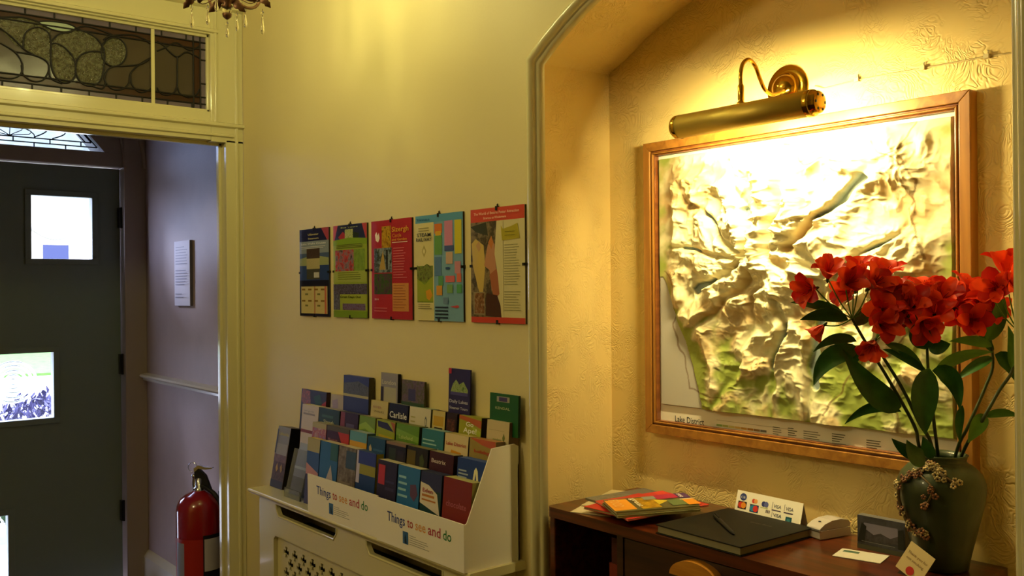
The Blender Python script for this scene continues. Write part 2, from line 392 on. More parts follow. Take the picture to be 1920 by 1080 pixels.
for L0 in ([(1060, 345), (1110, 325), (1190, 290), (1280, 340), (1345, 312)], [(1060, 278), (1110, 312), (1140, 345), (1197, 385), (1260, 352), (1345, 392)], [(1197, 385), (1197, 590)],
           [(1062, 590), (1085, 630), (1130, 642), (1175, 625), (1197, 590), (1215, 630), (1270, 657), (1325, 640), (1345, 600)],
           [(700, 270), (740, 245), (830, 235), (930, 245), (1020, 300), (1032, 370), (960, 430), (850, 445), (760, 450), (715, 490), (710, 550), (760, 602), (830, 600), (872, 560), (880, 500), (930, 445), (1010, 395), (1040, 390)],
           [(880, 500), (890, 570), (940, 622), (1000, 612), (1040, 580)], [(0, 290), (100, 350), (150, 430), (140, 500), (80, 530), (0, 522)],
           [(100, 350), (220, 370), (310, 410), (332, 470), (290, 540), (220, 547), (160, 505), (145, 440)], [(0, 190), (80, 250), (160, 330), (230, 370)], [(160, 330), (160, 260), (190, 205), (270, 185), (340, 250), (342, 420)],
           [(512, 190), (480, 215), (400, 230), (350, 275)], [(262, 148), (150, 118), (0, 118)], [(512, 190), (600, 180), (760, 235)], [(332, 470), (345, 530), (420, 565)], [(620, 580), (690, 600), (712, 560)]):
    ln(crv(gz(L0)))
for z in (Z0+bo, Z0+bi, Z1-bo, Z1-bi): ln([(X0, z), (X1, z)])
for x in (X1-bo, X1-bi): ln([(x, Z0), (x, Z1)])
for i in range(13):
    x = X1-.055-.092*i
    if x > X0+.02: ln([(x, Z0), (x, Z0+bo)]); ln([(x-.02, Z1-bo), (x-.02, Z1)])
for i in range(2): ln([(X1-bo, Z0+.1+.09*i), (X1, Z0+.1+.09*i)])
mb.build('leading', wroot)
mb = MB(); mb.box((1.156, YG-.012, GZ0), (1.168, YG-.004, GZ1), g); mb.build('glazing_bar', wroot)
# ---------------- vestibule
mb = MB()
mb.box((1.56, 3.6, 0), (1.86, 5.1, ZC), M['vest']); struct(mb, 'wall_vestibule')
mb = MB(); mb.box((1.56-.022, 3.6, 1.052), (1.56, 4.86, 1.066), M['glossw']); mb.prism([(1.56, 1.066), (1.525, 1.066), (1.52, 1.074), (1.525, 1.082), (1.56, 1.088)], 'y', 3.6, 4.86, M['glossw']); struct(mb, 'trim_4')
mb = MB(); mb.prism([(1.56, 0), (1.535, 0), (1.535, .165), (1.55, .185), (1.56, .195)], 'y', 3.6, 4.86, M['glossw']); struct(mb, 'baseboard_right')
mb = MB(); mb.box((.2, 3.6, 0), (.3, 5.1, ZC), M['vest']); struct(mb, 'wall_vestibule_left')
# outer wall with front door and fanlight
YD = 4.9
mb = MB()
mb.box((.3, YD-.03, 2.12), (1.56, YD+.15, 2.19), M['frame']); mb.box((1.455, YD-.05, 0), (1.56, YD+.15, 2.75), M['frame']); mb.box((.3, YD-.05, 0), (.47, YD+.15, 2.75), M['frame'])
mb.box((.3, YD, 2.5), (1.56, YD+.15, ZC), M['frame'])
mb.prism([(1.372, 2.19), (1.455, 2.19), (1.455, 2.5), (1.10, 2.5)], 'y', YD-.02, YD+.15, M['frame'])
mb.prism([(.56, 2.19), (.47, 2.19), (.47, 2.5), (.82, 2.5)], 'y', YD-.02, YD+.15, M['frame'])
mb.box((1.56, YD+.02, 0), (1.9, YD+.2, ZC), M['frame']); mb.box((-2.4, YD, 0), (.3, YD+.2, ZC), M['frame'])
ao = [(1.50+.06*(1-math.cos(t*PI/16)) if False else 1.555-.30*(1-math.cos(t*PI/16)), 2.12+.42*math.sin(t*PI/16)) for t in range(9)]
mb.tube([(x, YD-.05, z) for x, z in ao], .012, M['frame'], 8)
mb.tube([(x-.09, YD-.03, z) for x, z in ao], .008, M['frame'], 8)
struct(mb, 'wall_far', bevel=.003)
fan = tag(empty('window_2'), kind='structure')
mb = MB(); fp = [(.56, 2.19), (1.372, 2.19), (1.10, 2.5), (.82, 2.5)]
pale = thin_glass('pale blue glass', (.20, .28, .34), .1, .1)
mb.add([(x, YD+.02, z) for x, z in fp], [(0, 1, 2, 3)], pale); mb.build('pane', fan)
mb = MB(); yy = YD+.012
def l2(pts, r=.003): mb.tube([(x, yy, z) for x, z in pts], r, M['lead'], 6)
l2([(.56, 2.214), (1.345, 2.214)]); l2([(1.345, 2.214), (1.09, 2.5)])
l2([(.56, 2.236), (1.318, 2.236)]); l2([(1.318, 2.236), (1.08, 2.5)])
for x in (.74, .90, 1.06, 1.20): l2([(x, 2.19), (x, 2.214)]); l2([(x+.07, 2.214), (x+.07, 2.236)])
for k in range(5): l2([(.955, 2.24), (.955+.09*math.cos(.35+.6*k), 2.24+.035*math.sin(.35+.6*k)), (.955+.10*math.cos(.35+.6*k), 2.245+.05*math.sin(.35+.6*k))], .002)
l2([(.955+.11*math.cos(PI*i/10), 2.238+.05*math.sin(PI*i/10)) for i in range(11)], .0025)
l2([(1.06+.06*math.sin(i/8*PI), 2.24+.09*i/8) for i in range(9)]); l2([(1.14+.06*math.sin(i/8*PI), 2.24+.07*i/8) for i in range(9)]); l2([(1.16, 2.34), (1.24, 2.29), (1.29, 2.236)]); l2([(1.22, 2.30), (1.30, 2.29)])
mb.build('leading', fan)
# front door
dr = tag(empty('door_1', (1.45, YD, 0)), kind='structure')
WN = [(1.045, 1.318, 1.66, 1.963), (.865, 1.137, .895, 1.21), (.66, .934, .15, .455)]
o = plate([(.475, .01), (1.452, .01), (1.452, 2.115), (.475, 2.115)], [[(a, c), (b, c), (b, d), (a, d)] for a, b, c, d in WN], .045, M['doorg'], 'leaf', None, Matrix.Translation((0, YD+.04, 0)) @ Matrix.Rotation(PI/2, 4, 'X'))
o.name = 'door_panel'; o.parent = dr; o.matrix_parent_inverse = Matrix.Translation((-1.45, -YD, 0))
for a, b, c, d in WN:
    mb = MB()
    for q in ((a-.028, c-.028, b+.028, c), (a-.028, d, b+.028, d+.028), (a-.028, c, a, d), (b, c, b+.028, d)): mb.box((q[0], YD+.008, q[1]), (q[2], YD+.017, q[3]), M['doorg'])
    f = mb.build('window_frame', dr, bevel=.002); f.matrix_parent_inverse = Matrix.Translation((-1.45, -YD, 0))
    mb = MB(); mb.add([(a, YD+.04, c), (b, YD+.04, c), (b, YD+.04, d), (a, YD+.04, d)], [(0, 1, 2, 3)], thin_glass('door glass', (.86, .97, 1.0), .02, .1)); p = mb.build('pane', f)
# moulded rings of the middle pane
a, b, c, d = WN[1]
mb = MB(); cx, cz = .965, 1.075
rg = mat('ripple glass ring', 'e8f4f6', .04, trans=1, ior=1.45)
for r in (.014, .034, .056, .08, .10): mb.tube(ell(cx, cz, r, r*.95, 0, 32, y=YD+.034), .0065, rg, 8, True)
f2 = mb.build('glass_rings', dr); f2.matrix_parent_inverse = Matrix.Translation((-1.45, -YD, 0))
for z in (1.87, 1.135, .40):
    mb = MB(); mb.box((1.440, YD-.012, z-.05), (1.455, YD+.02, z+.05), M['black']); mb.lathe([(.006, -.052), (.006, .052)], M['black'], 12, Matrix.Translation((1.452, YD-.01, z)))
    h = mb.build('hinge', dr); h.matrix_parent_inverse = Matrix.Translation((-1.45, -YD, 0))
# ---------------- outdoors
mb = MB(); mb.box((-12, 5.1, -.12), (20, 40, -.05), mat('pale path gravel', 'b9b6a6', .9, var=.15, vscale=5)); struct(mb, 'ground')
mb = MB(); mb.box((-6, 19, -.05), (14, 26, .0), mat('lawn', '4f8a2c', .9, var=.4, vscale=6, bump=.5, bscale=60)); tag(mb.build('lawn'), 'green lawn beyond the pale path seen through the middle door pane', 'lawn')
hs = empty('stone_house', (7, 30, -.05), 0, 'pale stone house across the lane seen through the top door pane', 'house')
mb = MB(); st = mat('pale rubble stone', 'd8cdb2', .9, var=.25, vscale=1.6, bump=.6, bscale=4, bdist=.05)
mb.box((-7, 0, 0), (7, 5, 7), st); mb.build('wall', hs)
mb = MB(); mb.prism([(-.3, 7), (2.5, 9.2), (5.3, 7)], 'x', -7.3, 7.3, mat('slate', '4a4d55', .7)); mb.build('roof', hs)
mb = MB(); p = at(104, 473, 'y', 29.9); wx, wz = p.x-7, p.z+.05
mb.box((wx-.32, -.03, wz-.26), (wx+.38, .02, wz+.22), mat('dark window glass', '0c1a44', .2)); mb.build('window', hs)
mb = MB(); mb.tube([(wx+t*.2, -.05, wz+.62-.22*math.cos(t*.6)) for t in range(-6, 7)], .05, mat('dark stone moulding', '8f8a80', .9), 6); mb.build('hood_moulding', hs)
def bush(x, y, z, r, n, m, label):
    mb = MB()
    for i in range(n):
        t = random.random()*2*PI; u = random.uniform(-1, 1); k = r*random.uniform(.6, 1)
        q = Vector((x+k*math.cos(t)*math.sqrt(1-u*u), y+k*math.sin(t)*math.sqrt(1-u*u), z+k*.75*u))
        T = Matrix.Translation(q) @ Matrix.Rotation(random.random()*6, 4, 'Z') @ Matrix.Rotation(random.random()*3, 4, 'X'); s = random.uniform(.02, .045)
        mb.add([(0, -s, 0), (s*.5, 0, s*.15), (0, s*1.2, 0), (-s*.5, 0, s*.15)], [(0, 1, 2, 3)], m, T=T)
    tag(mb.build('garden_shrub'), label, 'shrub')
dk_l = mat('dark garden leaves', '1c3812', .5, var=.5, vscale=9)
bush(1.30, 6.60, .34, .40, 1800, dk_l, 'leafy garden shrub outside low in the middle door pane')
bush(1.72, 7.7, .50, .36, 1000, mat('purple grey shade leaves', '3a3658', .6), 'garden shrub coloured as the purple grey shade outside at the right of the middle door pane')  # leaf colour stands in for the purple grey shade outside
bush(.62, 7.2, .30, .34, 700, dk_l, 'dark green garden shrub outside left of the leafy one')
# =================================================================== RADIATOR COVER
ZR = .82
rc = empty('radiator_cover', (1.42, 2.43, 0), 0, 'cream painted radiator cover with pierced grille under the leaflet display', 'radiator cover')
def loc(o, root):
    """keep world coordinates of a mesh built in world space under an unrotated root"""
    o.parent = root; o.location = Vector(o.location)-Vector(root.location); return o
gp = M['gloss']
mb = MB(); e = []
pr_ = [(1.5, ZR-.022), (1.345, ZR-.022), (1.337, ZR-.018), (1.337, ZR-.014), (1.328, ZR-.012), (1.324, ZR-.006), (1.328, ZR), (1.5, ZR)]
mb.prism(pr_, 'y', 1.80, 3.083, gp); loc(mb.build('shelf', bevel=.002), rc)
for y_ in (1.84, 3.02): mb = MB(); mb.box((1.363, y_, 0), (1.5, y_+.02, ZR-.022), gp); loc(mb.build('side_panel'), rc)
RX = Matrix.Translation((1.356, 0, 0)) @ Matrix(((0, 0, 1, 0), (1, 0, 0, 0), (0, 1, 0, 0), (0, 0, 0, 1)))   # drawn (y,z) -> plane x
def slot(y0, y1): return [(y0, .790), (y1, .790), (y1, .776), (y1-.018, .757), (y0+.018, .757), (y0, .776)]
gr = [(1.98, .12), (2.93, .12), (2.93, .672), (2.915, .685), (1.995, .685), (1.98, .672)]
o = plate([(1.84, 0), (3.04, 0), (3.04, .797), (1.84, .797)], [slot(2.50, 2.905), slot(1.95, 2.32), gr], .014, gp, 'front_panel', None, RX)
bv = o.modifiers.new('bevel', 'BEVEL'); bv.width = .003; bv.segments = 2; bv.limit_method = 'ANGLE'; loc(o, rc)
mb = MB(); 
for k, q in enumerate(((2.50, 2.905), (1.95, 2.32))):
    y0, y1 = q; mb.tube([(1.350, y0-.004, .79), (1.350, y0-.004, .775), (1.350, y0+.015, .753), (1.350, y1-.015, .753), (1.350, y1+.004, .775), (1.350, y1+.004, .79)], .004, gp, 6)
loc(mb.build('slot_moulding'), rc)
def cross(cy, cz, s=.017, w_=.006):
    p = [(w_, w_), (s*.6, w_*.8), (s, w_*1.5), (s*1.1, 0), (s, -w_*1.5), (s*.6, -w_*.8), (w_, -w_)]
    r = []
    for k in range(4):
        a = -PI/2*k
        for x, z in p: r.append((cy+x*math.cos(a)-z*math.sin(a), cz+x*math.sin(a)+z*math.cos(a)))
    return r
holes = []
for j in range(9):
    for i in range(15):
        y = 2.865-.062*i-(.031 if j % 2 else 0)
        if y > 2.02: holes.append(cross(y, .638-.034*j))
o = plate([(1.975, .11), (2.935, .11), (2.935, .69), (1.975, .69)], holes, .005, gp, 'grille', None, Matrix.Translation((.010, 0, 0)) @ RX); loc(o, rc)
mb = MB(); mb.box((1.45, 1.95, .1), (1.49, 2.95, .7), mat('dark radiator', '191612', .7)); mb.build('radiator'); bpy.data.objects['radiator']['label'] = 'dark radiator hidden behind the pierced grille of the cover'; bpy.data.objects['radiator']['category'] = 'radiator'
# =================================================================== DISPLAY UNITS
cb = M['card']
def unit(y0, y1, label, ox=0, step=.0455, zo=0):
    r = empty('leaflet_display', (1.40, (y0+y1)/2, ZR), 0, label, 'leaflet display', 'cardboard leaflet displays on the radiator cover')
    sp = [(1.322, ZR), (1.322, ZR+.115), (1.328, ZR+.118), (1.405, ZR+.288), (1.475, ZR+.292), (1.489, ZR+.285), (1.489, ZR)]
    low = [(1.322, ZR), (1.322, ZR+.10), (1.40, ZR+.12), (1.489, ZR+.13), (1.489, ZR)]
    for y in (y0, y1-.003):
        mb = MB(); mb.prism(sp if (y == y0 and not zo) else low, 'y', y, y+.003, cb); loc(mb.build('side_panel'), r)
    mb = MB(); mb.box((1.318, y0, ZR), (1.322, y1, ZR+.116), cb); f = loc(mb.build('front_panel'), r)
    mb = MB(); mb.box((1.486, y0, ZR), (1.489, y1, ZR+.24), cb); loc(mb.build('back_panel'), r)
    for k in range(4):
        x = 1.335+.037*k; z = ZR+.002+zo+step*k
        mb = MB(); mb.box((x-.004, y0+.003, z-.002), (x+.033, y1-.003, z), cb)
        if k: mb.box((x-.006, y0+.003, z-.05), (x-.004, y1-.003, z+.012), cb)
        loc(mb.build('tier'), r)
    W = y1-y0; T = Matrix.Translation((1.3175, y1, ZR)) @ Matrix.Rotation(WALLROT, 4, 'Z'); k = W/.41
    mb = MB(); x = .058*k
    for wd, col, wid in (('Things', '2b3f8c', .088), ('to', 'b03a34', .028), ('see', 'd99a4c', .048), ('and', 'b03a50', .056), ('do', '2f7a46', .036)):
        put_text(mb, wd, x, .064, .036, ink(col), wid*k, 0, bold=.01, T=T); x += (wid+.011)*k
    l = mb.build('lettering'); loc(l, r); l.parent = f; l.location = Vector(l.location)
    l.matrix_parent_inverse = Matrix.Identity(4); l.location = (0, 0, 0); 
    for v in l.data.vertices: pass
    mb = MB(); X = 1.3174; yy = y1-.135*k
    mb.add([(X, yy, ZR+.018), (X, yy-.026, ZR+.018), (X, yy-.026, ZR+.05), (X, yy, ZR+.05)], [(0, 1, 2, 3)], ink('35659a'))
    mb.add([(X-.0003, yy-.009, ZR+.02), (X-.0003, yy-.02, ZR+.02), (X-.0003, yy-.016, ZR+.034), (X-.0003, yy-.013, ZR+.044), (X-.0003, yy-.009, ZR+.035)], [(0, 1, 2, 3, 4)], ink('12283c'))
    for j, ll in enumerate((.03, .08, .085, .07, .09)): mb.add([(X, yy-.032, ZR+.043-.0055*j), (X, yy-.032-ll, ZR+.043-.0055*j), (X, yy-.032-ll, ZR+.0445-.0055*j), (X, yy-.032, ZR+.0445-.0055*j)], [(0, 1, 2, 3)], ink('8f8b8c'))
    e_ = mb.build('emblem'); e_.parent = f
    r.location.x += ox
unit(1.812, 2.214, 'cardboard leaflet display nearer the arch, printed Things to see and do')
unit(2.222, 2.636, 'cardboard leaflet display nearer the door, printed Things to see and do', .009, .041, .008)
# =================================================================== LEAFLETS
def leaflet(y0, y1, x, zb, h, th, base, side, patches, texts, label, tilt=5, name='leaflet', group='leaflets in the card displays', yaw=0, cat='leaflet', pages='cfc6a4'):
    """y0 > y1 : left and right edge as seen; x = front face at its foot; th = thickness of the bundle"""
    w_ = y0-y1
    r = empty(name, (x, (y0+y1)/2, zb), 0, label, cat, group, rot=(math.radians(-tilt), 0, WALLROT+math.radians(yaw)))
    printed(r, w_, h, base, patches, texts)
    mb = MB(); mb.box((-w_/2+.001, .0012, 0), (w_/2-.001, th, h-.0006), ink(side)); mb.add([(-w_/2+.001, .0012, h), (w_/2-.001, .0012, h), (w_/2-.001, th, h), (-w_/2+.001, th, h)], [(0, 1, 2, 3)], ink(pages))
    mb.build('page_block', r)
    return r
def px_leaf(row, pxl, pxr, *a, dz=0, h=.205, th=.030, dx=0, **k):
    lft = pxr <= 706; x = 1.338+.037*row+dx+(.009 if lft else 0); zb = ZR+(.0115+.041*row if lft else .0035+.0455*row)+dz
    x_t = x+.016
    y0 = at(pxl, 830, 'x', x_t).y; y1 = max(1.817, at(pxr, 830, 'x', x_t).y)
    leaflet(y0-.0008, y1+.0008, x, zb, h, th, *a, **k)
W_ = 'e2dccb'
fr = 'front tier leaflet, '
# front tier (row 0), left to right
px_leaf(0, 577, 600, ink('35589c'), '2a3a60', [(0, .8, 1, 1, ink('a9a27c')), ([(0, .62), (1, .5), (1, .4), (0, .45)], ink('c08a94')), (0, 0, 1, .45, ink('3c3a66'))], [], fr+'blue and cream, leftmost of all', pages='c9b560', th=.022)
px_leaf(0, 601, 634, ink('2c64a6'), '18231c', [([(0, 0), (.7, .2), (1, .5), (1, 0)], ink('5a5a70')), ([(.1, .15), (.65, .68), (.95, .25), (.8, .1)], ink('b3a7ae')), (.6, .75, 1, 1, ink('31606a'))], [], fr+'bright blue with a pale mountain, second from the left')
px_leaf(0, 635, 668, pic('4a4046', '6e6460', '8f8a86', scale=40), '201c20', [(.1, .2, .75, .5, ink('8a7f7a')), (.45, .7, 1, .95, ink('39506a')), (0, 0, 1, .22, pic('3d4a1c', '5a3e3e', scale=70))], [], fr+'grey brown with a stone building, left of the blue and yellow one')
px_leaf(0, 669, 705, ink('1c3b78'), 'b0a128', [(0, .55, .18, 1, ink('b9b4dc')), (.18, .68, 1, .82, ink('8e8c2c')), (.1, .82, 1, 1, ink('2d3c96')), ([(.5, 0), (.85, .25), (1, 0)], ink('5f7d55')), ([(.3, .5), (.5, .1), (.6, .1)], ink('3c5a90'))], [], fr+'blue with a yellow band and a white strip at its edge', pages='2f4f86')
px_leaf(0, 708, 744, ink('26203f'), '2c2a30', [(.06, .68, .4, .94, ink('b5303c')), ([(.1, 0), (.2, .38), (.55, .45), (.95, .2), (.95, 0)], pic('7a1f38', 'b33446', 'c4664a', scale=50)), (.45, .62, .9, .66, ink('3a3558')), (.45, .72, .9, .75, ink('3a3558'))], [], fr+'dark navy with a red square and a red flower')
px_leaf(0, 746, 787, ink('2a6cae'), '20242e', [([(0, 0), (0, .42), (.3, .5), (.65, .44), (1, .34), (1, 0)], ink('c3bcc0')), ([(0, 0), (0, .38), (.35, .42), (.7, .30), (1, .26), (1, 0)], ink('2d2540')), ([(.6, .78), (.85, .8), (.95, .68), (.8, .58), (.62, .64)], ink('5c3f5e')), (.06, .84, .4, .87, ink('8fc0da')), (.06, .76, .45, .79, ink('8fc0da')), (.06, .68, .42, .71, ink('8fc0da')), (.06, .6, .5, .63, ink('8fc0da'))], [], fr+'sky blue with a dark mountain')
px_leaf(0, 789, 828, ink('1c3e40'), '251f45', [(0, .78, 1, 1, ink('2d3158')), ([(0, .86), (0, .6), (.98, .5), (.82, .75), (.4, .84)], ink('dcd2c6')), ([(.1, .3), (.6, .42), (1, .2), (1, 0), (0, 0)], ink('1e4c35')), ([(.55, .3), (.75, .36), (.9, .12), (.7, .08)], ink('b26c62')), (.1, .69, .7, .72, ink('b5743e')), (.1, .64, .78, .66, ink('b5743e'))], [('Eden', .38, .745, .07, 'a83a3a', .5)], fr+'dark teal with a white corner label', pages='2e3354')
px_leaf(0, 831, 884, ink('7c2622'), '9a9150', [([(.25, .05), (.3, .36), (.55, .5), (.75, .42), (.8, .05)], pic('5a1c16', '7d3420', '3a1412', scale=90)), ([(.33, .44), (.39, .34), (.46, .44)], ink('bb9c88')), ([(.55, .48), (.6, .38), (.66, .46)], ink('a88c7a'))], [('chocolate', .5, .66, .10, 'b5606a', .72)], fr+'dark red printed chocolate, rightmost of its tier', pages='b5b070', th=.036)
r2 = 'leaflet in the second tier, '
px_leaf(1, 586, 612, pic('8a7cb8', 'a3506c', 'b9b4c8', scale=45), '3a2c30', [(0, .92, 1, 1, ink('a9a085'))], [], r2+'lilac and pink picture, at the left end', pages='a09a78')
px_leaf(1, 613, 655, ink('3a1a3c'), '2a1c28', [([(.42, 1), (1, .96), (1, .6), (.8, .68)], ink('b23330')), (0, .93, 1, 1, ink('565048'))], [('Museum', .3, .78, .06, 'a06a80', .42)], r2+'dark purple with a red corner', pages='6f695e')
px_leaf(1, 656, 688, ink('c99a36'), '4c6c84', [(0, .86, 1, 1, ink('5b93b4')), ([(.1, .6), (.3, .74), (.9, .72), (.95, .6)], ink('d9a848'))], [('Steam', .5, .70, .11, 'c4321e', .85)], r2+'orange yellow with a blue top and red word', pages='a3b4c4')
px_leaf(1, 689, 722, ink('1f4a78'), '15304e', [([(.1, .86), (.18, .9), (.26, .84), (.24, .74), (.14, .73)], ink('c6b288')), (.35, .82, .9, .85, ink('3d6690')), (.35, .75, .9, .78, ink('3d6690'))], [], r2+'plain dark blue with a small cream figure', pages='46627c')
px_leaf(1, 724, 761, ink('1d1c2e'), '14141c', [(.15, .7, .5, .92, ink('2f3a3a')), (.6, .72, .9, .9, ink('2a2438')), (0, .96, 1, 1, ink('8a6f5c'))], [], r2+'near black with a grey picture', pages='8d7760')
px_leaf(1, 763, 802, ink('201c1c'), '15120f', [(0, .66, .42, .95, ink('5d501c')), ([(.62, .88), (.74, .93), (.86, .84), (.78, .7), (.66, .72)], ink('3f4a26'))], [], r2+'black with an olive panel', pages='8b7c3a')
px_leaf(1, 805, 850, ink('401826'), '1f1016', [(.62, .64, .9, .7, ink('5b2637'))], [('Beatrix', .4, .86, .075, 'd8c8c0', .6), ('Tales', .4, .70, .06, 'b89c98', .34)], r2+'maroon with small white words', pages='9a8f6a')
px_leaf(1, 857, 912, ink('213d86'), '151f46', [([(.55, .7), (.6, .88), (.66, .92), (.72, .88), (.77, .7), (.71, .7), (.66, .78), (.61, .7)], ink('e9e4c4')), ([(.63, .76), (.66, .85), (.69, .76), (.66, .72)], ink('213d86')), (.5, .63, .86, .655, ink('b9bcc8')), (.06, .84, .34, .86, ink('9aa8c4')), (.06, .8, .4, .82, ink('9aa8c4')), (.06, .76, .36, .78, ink('9aa8c4')), ([(0, .5), (.1, .68), (.2, .5)], ink('7d8a4c'))], [], r2+'blue with a white arrow emblem, beside the card side panel', pages='34539a')
r3 = 'leaflet in the third tier, '
px_leaf(2, 567, 598, ink('c5bbc4'), '5c5a68', [(.1, .84, .8, .87, ink('8c869c')), (0, .55, 1, .6, ink('7c3444'))], [('art guide', .45, .89, .045, '9a96a8', .6)], r3+'pale lilac white, at the left end')
px_leaf(2, 599, 637, ink('243c44'), '151a20', [(.3, .6, .75, .72, ink('8f8a5c')), (.15, .86, .7, .9, ink('3f5f60'))], [('Sizergh', .5, .77, .08, 'c8c49a', .5)], r3+'dark teal with pale words', pages='a09b98')
px_leaf(2, 639, 672, ink('34203c'), '1c1620', [(0, .6, .25, 1, ink('7d3a50')), (.35, .64, .8, .84, ink('584f70'))], [], r3+'dark purple with a rose strip', pages='565058')
px_leaf(2, 674, 704, ink('6f8f38'), '77642c', [([(0, .86), (.4, .92), (1, .82), (1, .74), (.4, .82), (0, .78)], ink('8fae48')), ([(0, .66), (.5, .74), (1, .62), (1, .55), (0, .55)], ink('456f22'))], [], r3+'green hills picture', pages='9b9262', th=.03)
px_leaf(2, 706, 741, ink('93a02a'), '4f5a26', [([(.05, .98), (.6, .97), (.95, .86), (.1, .9)], ink('2a2a58')), ([(.15, .8), (.9, .78), (.9, .6), (.15, .6)], ink('bba52a')), ([(.75, 1), (1, .98), (1, .84)], ink('a05a3c'))], [], r3+'yellow green with a navy arc', pages='7d8038')
px_leaf(2, 743, 786, ink('5f8c2a'), '38421c', [([(0, .93), (1, .86), (1, .78), (0, .84)], ink('7ba53c')), ([(0, .6), (.6, .66), (1, .6), (1, .5), (0, .5)], ink('8b9c2c'))], [('Lakeland', .45, .80, .075, 'b5cf6a', .6)], r3+'bright green with a light green word', pages='747c36')
px_leaf(2, 791, 832, ink('2f7488'), '34383a', [([(.72, .68), (.78, .78), (.83, .68), (.9, .74), (.9, .62), (.72, .62)], ink('d5dcd8')), (.06, .85, .6, .868, ink('9ac6cc')), (.06, .80, .7, .818, ink('9ac6cc')), (.06, .72, .35, .738, ink('9ac6cc'))], [], r3+'teal blue with small white lines', pages='8fb4b4')
px_leaf(2, 834, 878, ink('d6c49a'), '5d5f50', [([(.25, .72), (.3, .80), (.72, .78), (.75, .66), (.28, .65)], ink('cf8f2a')), ([(.8, .7), (.9, .76), (1, .7), (1, .6), (.78, .6)], ink('44663c')), (0, .58, 1, .62, ink('6c6446'))], [('Lake District', .5, .855, .065, 'b23a3c', .86)], r3+'cream with red words', pages='c8b870')
px_leaf(2, 880, 929, ink('9b8640'), '5e4a30', [([(0, 1), (1, 1), (1, .9), (.5, .93)], ink('b8593c')), ([(.2, .72), (.9, .78), (1, .66), (.3, .6)], ink('b5684a'))], [('holiday', .5, .83, .06, 'c0402e', .6)], r3+'olive with red wash, under the white one', pages='a87848')
r4 = 'leaflet in the top tier, '
px_leaf(3, 566, 613, ink('241c34'), '3a2430', [([(.05, 1), (.35, .98), (.4, .78), (.2, .7), (.02, .8)], pic('b8402c', '5a3a20', 'c85a34', scale=70)), ([(.5, .9), (.75, .95), (.85, .8), (.6, .76)], ink('1f4030')), ([(.85, .8), (1, .86), (1, .7), (.8, .7)], ink('a33440'))], [], r4+'large dark floral one with red blooms at the left end', pages='b0a08c', th=.014, dx=.008)
px_leaf(3, 621, 646, ink('aaa0a8'), '5c5230', [([(.1, .9), (.5, .94), (.6, .8), (.2, .76)], ink('9488b4'))], [], r4+'pale grey lilac, beside the floral one', pages='b9a998')
px_leaf(3, 652, 690, ink('2e2350'), '15130f', [([(.1, .84), (.9, .76), (.9, .7), (.1, .78)], ink('6f6650')), ([(0, .7), (.3, .74), (.35, .6), (0, .55)], ink('b0502c'))], [], r4+'deep purple with a cream stripe', pages='b3a48a')
px_leaf(3, 696, 728, ink('c2b57e'), '7c703c', [], [('RIVER', .4, .89, .045, 'a87a78', .5), ('WALKS', .5, .83, .04, '7d6c3c', .6)], r4+'cream with small brown words', pages='b5a468')
px_leaf(3, 730, 766, ink('14142e'), '0d0c14', [], [('Carlisle', .5, .80, .125, 'dedede', .9), ('border city', .6, .745, .035, '8a8a98', .6)], r4+'black navy printed Carlisle in white', pages='8a8a80')
px_leaf(3, 768, 808, ink('cfc8b4'), '6d7258', [([(.74, .86), (.78, .9), (.84, .86), (.83, .76), (.77, .74)], ink('5d6672')), ([(.765, .85), (.79, .87), (.815, .84), (.81, .78), (.78, .77)], ink('cfc8b4')), (.08, .85, .3, .87, ink('a8a06c')), (.08, .79, .3, .81, ink('a8a06c')), (.08, .73, .3, .75, ink('a8a06c'))], [], r4+'white with a grey ring emblem', pages='9eb09a')
px_leaf(3, 811, 835, ink('c9b76c'), '15100e', [(.1, .8, .9, .93, ink('c09a2c')), (.2, .62, .85, .78, ink('2a2320'))], [], r4+'narrow yellow cream with a dark picture', pages='5a4a44', th=.02)
px_leaf(3, 837, 857, ink('2c1b18'), '120d0d', [(.1, .7, .85, .92, pic('7a4430', '4a2418', '2c1812', scale=90))], [], r4+'narrow dark brown, left of the green Go Ape one', pages='443838', th=.024)
px_leaf(3, 861, 903, ink('9a9c2c'), '2c241c', [([(0, 1), (1, .96), (1, .86), (.5, .92), (0, .95)], ink('b35c2c')), ([(.5, .9), (1, .82), (1, .7)], ink('a8b83a'))], [('Go', .5, .868, .085, 'efeee0', .34), ('Ape!', .52, .785, .095, 'efeee0', .6)], r4+'green printed Go Ape! in white', pages='a3a23c')
px_leaf(3, 913, 955, ink('c9ba93'), '7d6550', [([(.72, .8), (.78, .86), (.84, .8), (.78, .74)], ink('6f7a42')), (.1, .88, .8, .885, ink('a89c78'))], [('gardens', .5, .76, .045, '9aa26a', .4)], r4+'cream white with a small green mark, rightmost', pages='c8bb92', th=.034)
bk = 'leaflets standing behind the top tier'
def back_leaf(pxl, pxr, pyt, h, base, side, patches, texts, label, x=1.476, th=.006, pages='b5ad90', **k):
    y0 = at(pxl, pyt, 'x', x).y; y1 = at(pxr, pyt, 'x', x).y; zt = at((pxl+pxr)/2, pyt, 'x', x).z
    leaflet(y0, y1, x, zt-h, h, th, base, side, patches, texts, label, tilt=2, group=bk, pages=pages, **k)
back_leaf(641, 688, 706, .205, ink('30387c'), '4a4430', [([(0, .88), (.3, .9), (.6, .93), (1, .86), (1, .72), (0, .72)], pic('35384a', '585a6a', '2a2c3c', scale=70)), (0, .68, 1, .72, ink('b0a888'))], [], 'blue leaflet with a grey hill picture sticking up at the left back of the display', pages='3a45a0', th=.02, x=1.468)
